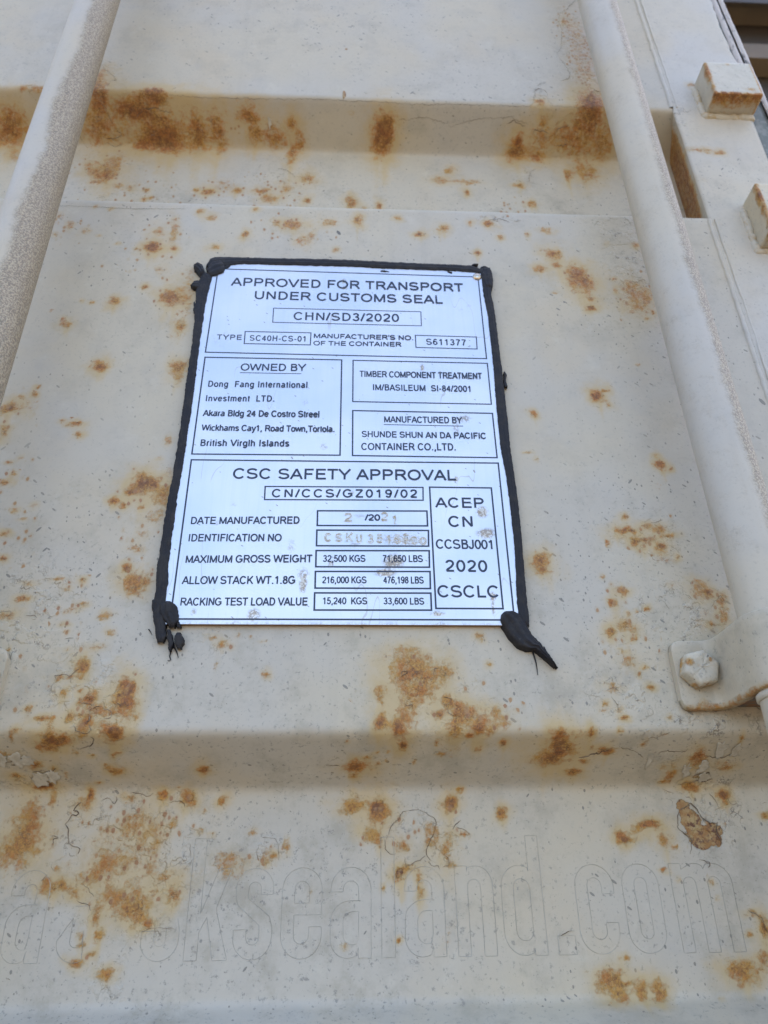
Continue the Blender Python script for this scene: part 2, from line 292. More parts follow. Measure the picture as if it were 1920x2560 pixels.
BAND = {  # the dark lower bend, looked at on its own at a larger scale
(0, 1780): "330,200,70,60,.95;410,180,60,40,.9;300,240,50,40,.7;350,370,18,14,.9;230,345,40,22,.9;125,420,40,20,.7;20,265,50,20,.5;300,485,70,20,.8;740,150,50,50,1;730,160,70,70,.3;545,150,50,50,.7;570,60,35,50,.75;100,130,22,15,.7;85,170,8,30,.5;605,288,14,6,1;727,280,10,14,1;770,266,16,8,1;740,370,50,32,.8;680,345,12,8,.9;1320,370,45,26,1;635,455,16,6,1;495,265,18,14,.6;1060,525,25,30,.9;1150,490,10,10,.7;1210,555,35,50,.8;1445,570,28,28,.7;435,410,10,25,.5;590,520,18,40,.7",
(640, 1780): "920,90,50,90,.9;950,215,32,30,1.05;810,80,45,40,.8;660,345,80,35,.95;635,412,28,18,.9;715,290,22,14,.8;650,300,15,15,.6;1280,110,40,60,.9;1190,20,20,20,.8;1380,150,25,20,.9;1440,110,40,40,.8;1520,120,25,40,.7;1605,205,28,22,.95;1435,232,20,16,.6;1170,200,12,25,.6;1240,230,80,60,.22;1325,498,18,16,.8;840,312,14,10,.6;1028,320,10,14,.7;790,325,18,12,.5;1190,275,22,12,.6;1250,590,45,50,.85;1590,655,35,35,.8;640,600,85,45,.75;810,640,60,60,.8;780,590,40,30,.7;850,255,10,8,.8;780,258,10,6,.8;590,188,8,5,.9",
(1280, 1780): "300,190,60,70,1;240,290,110,55,1;350,240,60,60,.8;400,385,50,24,.9;620,250,60,22,1;460,320,30,14,.8;515,135,16,30,.95;515,238,22,14,.85;720,42,18,14,1;700,125,14,14,.9;1200,290,50,45,.9;1180,340,30,25,.7;1160,490,50,28,.85;1030,400,30,50,.65;970,360,25,12,.5;970,450,25,10,.8;1370,345,50,28,.7;1475,180,12,25,.8;1370,540,38,32,.95;860,205,20,20,.6;980,145,30,10,.5;700,790,40,35,.8;870,735,70,35,.8;1635,670,25,10,.8;1360,610,15,10,.7"}
SPOTS = {2: "790,60,40,40,.8;820,140,45,60,1.1;850,210,50,60,1.1;870,280,60,60,1.1;850,340,50,30,.9;480,920,60,18,.75;560,900,60,30,.75",
7: "600,230,180,120,.6;480,400,170,90,.6;650,430,150,120,.6;720,210,120,80,.45;520,540,130,90,.4;400,640,50,120,.4;380,220,60,60,.25;1540,165,60,35,.6;1640,210,30,60,.5;1600,300,40,30,.5;1175,370,50,45,.5;1225,340,20,30,.6",
8: "110,270,110,80,.5;280,150,35,40,.6;1370,290,70,60,.4;340,290,30,25,.5;90,200,90,30,.35;1430,520,15,60,.5",
1: "1200,850,140,60,.55;600,830,220,50,.35;950,820,120,40,.4;1250,980,200,60,.4;700,1030,120,60,.4;450,720,110,60,.5;300,980,80,50,.3;1000,560,40,60,.3",
4: "1090,250,90,90,.45;850,170,60,60,.3", 6: "130,880,180,110,.4;420,1030,130,70,.4;1120,240,140,70,.4;1050,650,90,160,.42;1400,560,80,100,.35;1080,240,100,60,.3;1000,480,60,60,.3",
5: "300,600,120,160,.35;600,150,100,120,.45;200,950,90,90,.35;1000,700,100,40,.35;60,250,90,120,.35;590,400,80,120,.4;400,960,130,120,.45;30,900,60,120,.25", 3: "620,1060,90,60,.5;760,260,70,80,.35;60,760,80,90,.35;60,1040,80,60,.4;290,810,70,40,.35;640,60,120,60,.3"}
ROUGH = {2: "830,200,90,170,.8;680,400,50,50,.9;900,400,60,60,.9;850,600,200,120,.8;620,780,30,60,.6;500,950,100,25,.8;1240,600,60,90,.8;1050,1000,160,80,.7",
1: "450,320,60,60,.6;480,520,170,120,.9;700,520,90,90,.6;1200,740,180,70,.5;450,730,110,60,.6;1180,560,60,60,.6;150,385,70,30,.8;420,860,90,30,.4",
4: "1060,140,90,110,.8", 5: "100,620,140,200,.9;350,870,130,130,1;440,1010,120,90,1;290,720,60,40,.7;920,700,60,60,.6;250,470,160,80,.5;120,380,150,150,.3",
6: "1300,560,180,110,.9;1130,250,180,110,.6;1050,920,160,100,.7;300,1000,160,120,.7;150,850,100,80,.6;1450,1060,220,60,1;1100,700,180,120,.3",
7: "600,250,290,150,1;350,300,90,150,.6;720,450,120,150,.8;680,690,110,60,.7;180,60,160,40,.9;400,640,90,60,.6;450,950,120,60,.5;1160,360,60,60,.8;500,790,60,80,.5",
8: "110,270,140,110,.8;270,340,60,90,.8;1370,220,130,140,.9;1500,160,120,80,.6;1380,30,160,50,1;330,270,50,50,.8;30,100,60,50,.4;1300,-20,200,50,.5"}
CHIP = {1: "1488,412,9,26,1.0;1493,214,9,6,.9", 8: "1300,190,30,38,1.0;1325,230,40,40,1.1;1345,290,45,45,1.1;1370,320,40,32,1;1415,265,38,28,.95;1430,310,28,30,.9;1360,35,30,16,.9;70,460,18,22,.8"}
def parse(tbl, z, regs=None):
    L = []
    for k, s in tbl.items():
        ox, oy = regs[k] if regs else k
        for it in s.split(';'):
            a = [float(q) for q in it.split(',')]
            px, py = ox + a[0] / z, oy + a[1] / z; rx, ry = a[2] / z, a[3] / z
            p = hit(px, py); post = p[0] > 0.262
            q = hit(px + rx, py); t = hit(px, py - ry); b = hit(px, py + ry)
            X = abs(q[0] - p[0]) if not post else abs(at(px + rx, py)[0] - at(px, py)[0])
            if post: S = p[2]; RS = abs(at(px, py + ry)[2] - at(px, py - ry)[2]) / 2
            else: S = float(arc(p[2])); RS = abs(float(arc(t[2])) - float(arc(b[2]))) / 2
            L.append((p[0], S, max(X, .0008), max(min(RS, ry * .0006), .0008), a[4], post))
    return L
P_RUST = parse(RUST, Z, REG) + parse(BAND, ZB); P_SPOT = parse(SPOTS, Z, REG); P_ROUGH = parse(ROUGH, Z, REG); P_CHIP = parse(CHIP, Z, REG)
_r = np.random.default_rng(5)
P_DRIP = [(x + _r.normal() * rx * .3, s_ - rs * (1.2 + _r.random()), max(.0010, rx * (.12 + .2 * _r.random())), max(.004, rs * (1.3 + 1.5 * _r.random())), .16 + .22 * _r.random(), p) for (x, s_, rx, rs, k, p) in P_RUST if k > .75 and rs > .0022 for _ in range(2)]
def field(X, S, L, post, grow=1.0, pw=1.3, warp=True):
    A = np.zeros_like(X)
    if warp:
        wx = (fnoise(X * 90, S * 90, 11) - .5) * .010; ws = (fnoise(X * 90, S * 90, 37) - .5) * .010
    for (x, s, rx, rs, k, p) in L:
        if p != post: continue
        rx *= grow; rs *= grow
        i0, i1 = np.searchsorted(X[0], [x - 2.5 * rx - .004, x + 2.5 * rx + .004]); j0, j1 = np.searchsorted(S[:, 0], [s - 2.5 * rs - .004, s + 2.5 * rs + .004])
        if i1 <= i0 or j1 <= j0: continue
        xx = X[j0:j1, i0:i1]; ss = S[j0:j1, i0:i1]
        if warp:
            f = min(1., (rx + rs) / .012); xx = xx + wx[j0:j1, i0:i1] * f; ss = ss + ws[j0:j1, i0:i1] * f
        d2 = ((xx - x) / rx) ** 2 + ((ss - s) / rs) ** 2
        g = k * np.exp(-d2 ** pw * .8)
        a = A[j0:j1, i0:i1]; A[j0:j1, i0:i1] = np.maximum(a, g) + .35 * np.minimum(a, g)
    return np.clip(A, 0, 1.25)
def dirt_shade_field(X, Zz):
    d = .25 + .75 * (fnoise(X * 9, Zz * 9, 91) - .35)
    d = d + np.clip((-Zz - .02) / .22, 0, 1) * .42           # lower door is grimier; weight also paints in some shade there
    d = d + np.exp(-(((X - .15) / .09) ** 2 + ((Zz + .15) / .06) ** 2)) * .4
    d = d + .55 * np.exp(-((Zz - .238) / .022) ** 2)  # occlusion shade painted into the mask, low on the recess floor
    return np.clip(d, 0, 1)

# sheet metal is never dead flat: shallow dents and weld pull, dying out where the plate is riveted on
def dentf(X, S):
    d = (fnoise(X * 7, S * 7, 5, 3) - .5) * .0024 + (fnoise(X * 30, S * 30, 6, 2) - .5) * .0005
    m = np.clip((np.abs(X) - .100) / .03, 0, 1); k = np.clip((np.abs(S) - .137) / .03, 0, 1)
    e = np.clip((.262 - X) / .02, 0, 1)
    return d * np.maximum(m, k) * e
def surf(X, Zc): return np.where(X < .262, prof(Zc) + dentf(X, arc(Zc)), 0)
# ------------------------------------------------------------------ the door
door = empty('container_door', (0, 0, -1.4), 'rust-spotted pale grey corrugated steel container door filling the picture', 'container door')
STEP = .0017
sA, sB = float(arc(-.335)), float(arc(.56))
sg = np.arange(sA, sB, STEP); zf = np.interp(sg, _st, _zt)
zs = np.concatenate([np.arange(-1.38, -.336, .006), zf, np.arange(.563, 1.12, .006)])
xs = np.concatenate([np.arange(-.95, -.37, .02), np.arange(-.365, .2676, STEP), [.2676]])
ZZ, XX = np.meshgrid(zs, xs, indexing='ij'); SS = arc(ZZ)
dent = dentf(XX, SS)
wall = np.clip((XX - .2620) / .0056, 0, 1)                       # the recess ends against the post
V = np.stack([XX, prof(ZZ) + dent, ZZ], -1)
aR = np.clip(field(XX, SS, P_RUST, False) * 1.08, 0, 1.25); aH = np.clip(field(XX, SS, P_RUST, False, grow=1.75, pw=.8) + field(XX, SS, P_DRIP, False, pw=.9, warp=False), 0, 1.2); aS = field(XX, SS, P_SPOT, False, warp=True); aG = field(XX, SS, P_ROUGH, False); aC = field(XX, SS, P_CHIP, False)
# a narrow recess-end return, slightly inclined like the pressed sheet
XE = XX + (.0016 + np.clip(prof(ZZ), 0, 1) * .25) * np.clip((XX - .24) / .0276, 0, 1)
V[..., 0] = XE
door_panel = grid('door_panel', V, M_PANEL, door, attrs=dict(rust=aR, halo=aH, spots=aS, rough=aG, chip=aC, dirt_shade=dirt_shade_field(XX, ZZ)))
door_panel.data.materials[0] = M_PANEL

# frame post at the right edge (flat face, outer plane), with the end wall of the recess
def post_section():
    # x, y of the post's face outline, seen from above, left to right
    return np.array([[.2772, .0385], [.2762, .0345], [.2705, .006], [.2700, .0030], [.2690, .0006], [.2702, -.0002], [.275, -.0006], [.30, -.0008], [.325, -.0008], [.341, -.0006], [.3425, .0004]])
ps = post_section()
def dense(p, n):
    d = np.concatenate([[0], np.cumsum(np.hypot(*np.diff(p, axis=0).T))]); t = np.linspace(0, d[-1], n)
    return np.stack([np.interp(t, d, p[:, 0]), np.interp(t, d, p[:, 1])], -1)
pp = dense(ps, 66)
zp = np.concatenate([np.arange(-1.38, -.1, .02), np.arange(-.1, .58, .0017), np.arange(.58, 1.12, .02)])
Zp, Ip = np.meshgrid(zp, np.arange(len(pp)), indexing='ij')
Xp = pp[Ip, 0].copy(); Yp = pp[Ip, 1].copy()
edge = np.clip((Xp - .335) / .0075, 0, 1)
Xp += edge * (fnoise(Zp * 60, Zp * 0 + 3, 41) - .5) * .005     # ragged paint edge along the rubber seal
Xp -= edge * .017 * (1 / (1 + np.exp((Zp - .325) / .006))) 
Yp += (fnoise(Xp * 12, Zp * 12, 8, 3) - .5) * .0016
Xrow = np.repeat(pp[None, :, 0] + np.linspace(0, 1e-6, len(pp))[None], len(zp), 0)
Xs_ = np.sort(Xrow, axis=1)
aRp = field(Xs_, Zp, P_RUST, True); aHp = field(Xs_, Zp, P_RUST, True, grow=1.7, pw=.8); aGp = field(Xs_, Zp, P_ROUGH, True); aSp = field(Xs_, Zp, P_SPOT, True)
inw = np.clip((pp[None, :, 1] - .004) / .01, 0, 1) * np.ones_like(Zp)
inwr = 1.35 * inw * np.exp(-((Zp - .26) / .06) ** 4) * (.75 + .4 * (fnoise(Zp * 60, Ip * .5, 77)))
door_post = grid('door_frame_post', np.stack([Xp, Yp, Zp], -1), M_POST, door,
                 attrs=dict(halo=np.clip(aHp + inwr, 0, 1), rust=np.clip(aRp + inwr * 1.1, 0, 1.2), spots=np.clip(aSp + inwr * .6, 0, 1), rough=np.clip(aGp + inw, 0, 1), chip=np.zeros_like(Zp), dirt_shade=dirt_shade_field(Xp, Zp) * .5 + inw * 1.2))

# weld seam between sheet and post: two fine beads with a groove
def tube(path, rad, seg=10, jit=0.0, name='tube', mat=None, parent=None, caps=True, attrs=None):
    path = np.asarray(path, float); n = len(path)
    rad = np.full(n, rad) if np.isscalar(rad) else np.asarray(rad)
    T = np.gradient(path, axis=0); T /= np.linalg.norm(T, axis=1)[:, None] + 1e-12
    up = np.array([0, 1., 0]); A = np.cross(T, up); A /= np.linalg.norm(A, axis=1)[:, None] + 1e-9; B = np.cross(T, A)
    th = np.linspace(0, 2 * np.pi, seg, endpoint=False)
    rr = rad[:, None] * (1 + jit * (rng.random((n, seg)) - .5))
    Vv = path[:, None] + rr[..., None] * (np.cos(th)[None, :, None] * A[:, None] + np.sin(th)[None, :, None] * B[:, None])
    return grid(name, Vv, mat, parent, closed=True, flip=True, attrs=attrs)
def zline(x, y, z0, z1, step=.003, wob=.0006, seed=0):
    z = np.arange(z0, z1, step); wv = (fnoise(z * 120, z * 0 + seed, 60 + seed) - .5) * wob * 2
    return np.stack([x + wv, np.full_like(z, y), z], -1)
for z0, z1 in ((.33, 1.1), (-.18, .195), (-.7, -.32)):
    tube(zline(.2688, .0006, z0, z1, seed=1), .0019, 8, .35, 'weld_bead', M_POST, door)
    tube(zline(.2735, -.0002, z0, z1, seed=2), .0010, 8, .35, 'weld_bead', M_POST, door)

# ------------------------------------------------------------------ rubber seal along the door's edge
n = N('seal_rubber'); ms = n.noise(130, 5, .7)
M_SEAL = n.out(n.mix(n.step(ms, .45, .6), (.16, .175, .165), (.24, .25, .235)), .6, 0, n.bump(n.noise(600, 3), .0003, .6), .3)
n = N('seal_painted_lip'); ms = n.noise(90, 6, .75, co=n.map(scale=(1, 1, .35)))
lipc = n.mix(n.step(n.noise(160, 6, .7, co=n.map(scale=(1, 1, .3)), w=2.), .53, .64), (.55, .50, .46), (.09, .085, .08))
M_LIP = n.out(lipc, .5, 0, n.bump(ms, .0008, .8), .4)
zl = np.arange(-.9, 1.1, .004)
def strip(name, x0, x1, y0, y1, mat, seed, wob=.0012, z=zl, bulge=.001):
    c = np.linspace(0, 1, 7); Zg, Cg = np.meshgrid(z, c, indexing='ij')
    wv = (fnoise(Zg * 70, Zg * 0 + seed, seed) - .5) * wob
    Xg = x0 + (x1 - x0) * Cg + wv; Yg = y0 + (y1 - y0) * Cg - bulge * np.sin(Cg * np.pi)
    return grid(name, np.stack([Xg, Yg, Zg], -1), mat, door)
strip('rubber_seal', .322, .3485, .0030, .0030, M_SEAL, 3, bulge=.0006)
strip('seal_lip', .3445, .3505, .0022, .0022, M_LIP, 5, bulge=.0020, z=np.arange(.345, 1.1, .004), wob=.0010)
strip('seal_lip', .3520, .3580, .0020, .0035, M_LIP, 9, bulge=.0024)
strip('rubber_seal', .3485, .3530, .0045, .0045, M_SEAL, 6, bulge=.0)
# the leaf has real thickness: outer side of the door
V_ = np.array([[[.3580, .0034, z], [.3582, .055, z], [.28, .056, z]] for z in np.linspace(-1.38, 1.1, 20)])
grid('door_edge', V_, M_LIP, door, smooth=False)

# ------------------------------------------------------------------ cracked and lifted paint edges (thin ridges)
n = N('crack_line'); M_CRACK = n.out(n.mix(n.step(n.noise(200, 3), .4, .6), (.10, .07, .045), (.26, .21, .15)), .8)
n = N('crack_line_faint'); M_CRACKF = n.out(n.mix(n.step(n.noise(120, 3), .4, .62), (.33, .31, .26), (.46, .44, .385)), .8)
def surf_line(pts, width, lift=.0004, rough=.0006, seed=0, step=.0008):
    """a ribbon lying on the sheet through surface points; returns (n,2,3)"""
    P = np.asarray(pts, float); d = np.concatenate([[0], np.cumsum(np.linalg.norm(np.diff(P, axis=0), axis=1))])
    t = np.arange(0, d[-1] + step, step); t[-1] = d[-1]
    X = np.interp(t, d, P[:, 0]); Y = np.interp(t, d, P[:, 1]); Zc = np.interp(t, d, P[:, 2])
    if rough:
        X = X + (fnoise(t * 500, t * 0 + seed, 20 + seed % 50, 3) - .5) * rough * 2; Zc = Zc + (fnoise(t * 500, t * 0 + seed + 9, 21 + seed % 50, 3) - .5) * rough * 2
    T = np.stack([np.gradient(X), np.gradient(Zc)], -1); T /= np.linalg.norm(T, axis=1)[:, None] + 1e-12
    wv = width * np.clip(-.25 + 2.1 * fnoise(t * 120, t * 0 + seed + 3, 88, 2), 0, 1) ** .5 * (.35 + 1.0 * fnoise(t * 300, t * 0 + seed, 50 + seed % 40, 2)) * np.minimum(1, np.minimum(np.arange(len(t)), np.arange(len(t))[::-1]) / 3 + .2)
    nx = -T[:, 1] * wv / 2; nz = T[:, 0] * wv / 2
    a = np.stack([X - nx, surf(X - nx, Zc - nz) - lift, Zc - nz], -1); b = np.stack([X + nx, surf(X + nx, Zc + nz) - lift, Zc + nz], -1)
    c = np.stack([X, (a[:, 1] + b[:, 1]) / 2 - width * .5, Zc], -1)
    return np.stack([a, c, b], 1)
def join_ribbons(name, ribs, mat, parent, kind=None):
    vs = []; fs = []; o = 0
    for r in ribs:
        n_, m_ = r.shape[:2]; vs.append(r.reshape(-1, 3))
        for i in range(n_ - 1):
            for j in range(m_ - 1):
                k = o + i * m_ + j; fs.append((k, k + m_, k + m_ + 1, k + 1))
        o += n_ * m_
    ob = mesh(name, np.concatenate(vs), fs, mat, parent, smooth=False)
    if kind: ob['kind'] = kind
    return ob
CR = [  # region, width mm, points
(2, .7, "828,5 800,28 790,45"), (2, .35, "790,45 760,60 750,95 768,130 765,210 745,235 770,270 790,300 802,325 795,345 760,355"), (2, .7, "802,315 800,340 780,350"),
(2, .6, "650,425 652,395 668,384 690,392 704,405"), (2, .3, "650,425 640,455 620,464 500,460 300,456 150,452 0,446"), (2, .3, "704,405 712,440 730,462 800,468 850,468"), (2, .8, "850,468 880,455 885,420 905,392 930,400"),
(1, .3, "1659,444 1400,435 1100,430 850,420 730,415"), (2, .25, "60,520 200,515 290,552 400,520 540,510 620,540"),
(1, .45, "430,290 445,280 450,300 480,320 505,350 480,350 465,372"), (1, .6, "590,510 620,470 670,470 700,480 740,490"), (1, .5, "460,605 490,600 525,595 520,580 505,570 510,560"), (1, .45, "640,600 665,590 665,565"), (1, .5, "415,510 440,505 435,525 415,530"), (1, .45, "380,640 340,580 350,560"), (1, .35, "430,430 470,500 490,545"), (1, .45, "460,612 500,635 530,620"),
(1, .45, "1200,730 1240,735 1275,765"), (1, .35, "570,712 545,708"), (1, .4, "420,860 445,850 455,855"), (1, .35, "370,735 385,728"), (1, .4, "800,905 730,905 560,905 420,897 250,893"),
(2, .5, "625,790 630,745 650,738"), (2, .6, "450,952 500,948 520,955 545,965"), (2, .6, "560,958 590,955"), (2, .6, "640,590 650,570 690,570 705,580"), (2, .6, "730,600 750,560 800,545"), (2, .5, "740,640 790,630"), (2, .4, "900,620 910,560 925,530"), (2, .5, "1108,615 1105,600 1115,585"), (2, .6, "940,145 955,138 968,148"), (2, .5, "530,540 560,530 610,550"),
(4, .6, "1070,185 1095,185 1120,172 1128,180"), (4, .5, "1000,80 1015,80"),
(5, .5, "0,575 50,568 55,580 30,600"), (5, .5, "115,590 150,588 165,600"), (5, .45, "100,470 110,450 130,445"), (5, .55, "250,870 240,845 290,845 305,855 330,830 350,815"), (5, .5, "305,855 310,875"), (5, .4, "325,690 330,720 320,740"), (5, .45, "280,690 325,687"),
(5, .7, "385,1015 400,990 425,980 440,985"), (5, .8, "385,1015 390,1040 375,1060"), (5, .6, "445,985 455,1000 470,990 483,1005 478,1030 455,1035"), (5, .5, "345,945 350,965 400,975 415,965"), (5, .4, "500,960 520,975 560,985"),
(6, .8, "75,850 80,830 100,825 90,840 75,850"), (6, .6, "128,850 132,830 150,835"), (6, .8, "215,845 215,820 235,815"), (6, .6, "245,840 260,850 270,830"), (6, .6, "90,960 100,975 120,970 125,990"), (6, .6, "255,940 290,945 265,980 260,965"), (6, .6, "270,985 280,1010 300,1020 320,1010"), (6, .45, "955,910 990,900 1010,915"), (6, .4, "980,940 1010,970 1010,1000"), (6, .45, "1190,520 1210,530 1230,560"), (6, .5, "1410,550 1440,510 1450,500 1470,530"), (6, .4, "1280,605 1300,600"), (6, .5, "1230,660 1245,655"), (6, .45, "1310,500 1330,520"), (6, .5, "1150,330 1160,350 1190,355"), (6, .4, "1150,190 1180,185 1200,175"),
(7, .55, "500,120 510,140 495,155 470,130 440,140"), (7, .5, "560,110 600,105 640,125 660,110"), (7, .7, "730,150 770,140 795,150 795,170"), (7, .9, "350,150 335,165 325,180 345,195 330,205 310,205 300,230 280,240 300,265 295,300 305,330 330,345 345,355 340,370"), (7, .6, "300,360 310,380 325,385"), (7, .7, "225,295 240,290 255,300 235,305 225,340"), (7, .45, "230,405 225,430 240,440"), (7, .6, "205,460 190,480 180,490"), (7, .4, "355,495 380,520 410,555"), (7, .5, "330,575 385,590 395,620"), (7, .5, "810,290 820,275 830,285"), (7, .5, "820,330 825,400 800,440"), (7, .3, "760,700 720,690 640,695 610,705"),
(7, .45, "1120,325 1110,360 1118,400"), (7, .4, "1130,300 1190,300 1200,340 1205,400"), (7, .5, "30,905 50,920"), (7, 1.0, "150,20 190,15 230,20 245,10"), (7, .9, "200,68 160,60 150,45"),
(8, .45, "5,330 30,250 60,220 80,185 100,180"), (8, .45, "100,182 140,180 180,195 215,220 225,240 215,280"), (8, .5, "215,280 190,330 180,370 195,395 205,400"), (8, .45, "0,300 5,350 25,370 45,375"), (8, .6, "90,430 110,420 150,400 180,380"), (8, .5, "90,380 92,430"), (8, .45, "240,440 230,420 205,425 190,400"), (8, .5, "260,370 280,395 280,420 255,430"), (8, .6, "295,265 310,245 330,225"), (8, .4, "310,255 350,270 370,290"),
(8, 1.1, "1275,185 1300,165 1318,150 1340,165 1355,195"), (8, .9, "1355,195 1370,215 1400,235 1440,235"), (8, .7, "1440,235 1430,262 1440,290 1460,330"), (8, .8, "1320,370 1325,310 1300,290 1265,255 1270,215 1275,185"), (8, .5, "1400,115 1430,140 1455,200 1450,225"), (8, .6, "1330,60 1360,55 1420,50"), (8, .7, "1325,35 1345,30 1400,18 1405,40 1370,55"), (8, .45, "1200,90 1250,110"), (8, .7, "1390,400 1405,410 1395,430"), (8, .5, "1360,395 1395,410"),
(8, .9, "760,725 775,715 800,708 822,705"), (8, 1.0, "1630,640 1640,680 1655,710"), (8, .6, "1570,615 1610,635 1640,650"), (8, .5, "1630,155 1650,150"), (8, .4, "1480,130 1500,160 1520,150")]
ribs = []
for i, (rg, wd, s) in enumerate(CR):
    ox, oy = REG[rg]
    pts = [hit(ox + float(a.split(',')[0]) / Z, oy + float(a.split(',')[1]) / Z) for a in s.split()]
    ribs.append(surf_line(pts, wd * .00055, seed=i, rough=.0007))
CRB = [("0,320 30,330 80,325 110,300 150,300 190,318 225,325", 1.0, (0, 1780)), ("80,345 130,350 200,345", .8, (0, 1780)), ("205,425 230,460 300,460 340,450 380,410", .9, (0, 1780)), ("480,85 500,130 560,150 600,120 580,90", .7, (0, 1780)), ("510,250 560,240 600,215 610,180 590,165", .7, (0, 1780)),
       ("700,230 780,245 830,270 850,300", .35, (1280, 1780)), ("950,270 1000,250 1100,260 1140,245", .4, (1280, 1780)), ("430,300 560,270 640,245", .7, (1280, 1780)), ("1390,280 1430,285 1460,265", .6, (1280, 1780)), ("1250,290 1330,300 1400,290", .4, (1280, 1780)), ("1070,470 1160,455 1260,450", .5, (1280, 1780)), ("880,180 940,165 1020,130", .6, (1280, 1780)), ("455,343 490,340 545,345", .5, (640, 1780))]
for i, (s, wd, (ox, oy)) in enumerate(CRB):
    pts = [hit(ox + float(a.split(',')[0]) / ZB, oy + float(a.split(',')[1]) / ZB) for a in s.split()]
    ribs.append(surf_line(pts, wd * .00055, seed=200 + i, rough=.0007))
join_ribbons('paint_crack', ribs, M_CRACK, door, 'stuff')

# lifted flakes of paint: small curled shells
n = N('paint_flake'); M_FLAKE = n.out(n.mix(n.step(n.noise(150, 4), .45, .6), (.53, .48, .38), (.45, .395, .30)), .6, 0, n.bump(n.noise(400, 4), .0004, .8))
def flake(cx, cy, rx, ry, z, ox, oy, seed, lift=.0011):
    p = hit(ox + cx / z, oy + cy / z); k = .000215 * 1.0
    RX = rx / z * k; RY = ry / z * k * 1.5
    r_ = np.random.default_rng(seed); vs = []; fs = []
    nr, na = 5, 22; edge = .35 + 1.1 * r_.random(na); edge = (edge * 2 + np.roll(edge, 1)) / 3; tilt = r_.random() * 6.28
    for i in range(nr + 1):
        for j in range(na):
            a = 2 * math.pi * j / na; q = i / nr * edge[j]
            x = p[0] + RX * q * math.cos(a); zz = p[2] + RY * q * math.sin(a)
            li = .0003 + lift * (i / nr) ** 2 * (.5 + .5 * math.cos(a - tilt)) * (.6 + .6 * r_.random() * .5)
            vs.append((x, float(surf(np.array([x]), np.array([zz]))[0]) - li, zz))
    for i in range(nr):
        for j in range(na):
            fs.append((i * na + j, i * na + (j + 1) % na, (i + 1) * na + (j + 1) % na, (i + 1) * na + j))
    o = mesh('paint_flake', vs, fs, M_FLAKE, door, smooth=True)
    sm = o.modifiers.new('thickness', 'SOLIDIFY'); sm.thickness = .0002
for i, a in enumerate([(130, 320, 50, 20, ZB, 0, 1780), (185, 325, 42, 16, ZB, 0, 1780), (20, 315, 40, 18, ZB, 0, 1780), (275, 435, 65, 22, ZB, 0, 1780), (350, 420, 30, 18, ZB, 0, 1780),
                       (890, 310, 16, 26, ZB, 1280, 1780), (875, 145, 34, 14, ZB, 1280, 1780), (1345, 245, 40, 22, ZB, 1280, 1780), (1435, 255, 30, 18, ZB, 1280, 1780), (1230, 360, 35, 16, ZB, 1280, 1780), (1240, 425, 34, 14, ZB, 1280, 1780), (1125, 380, 30, 20, ZB, 1280, 1780),
                       (1165, 535, 12, 14, Z, 0, 0), (680, 405, 10, 30, .5, 0, 0)][:-1]):
    flake(*a, seed=i)

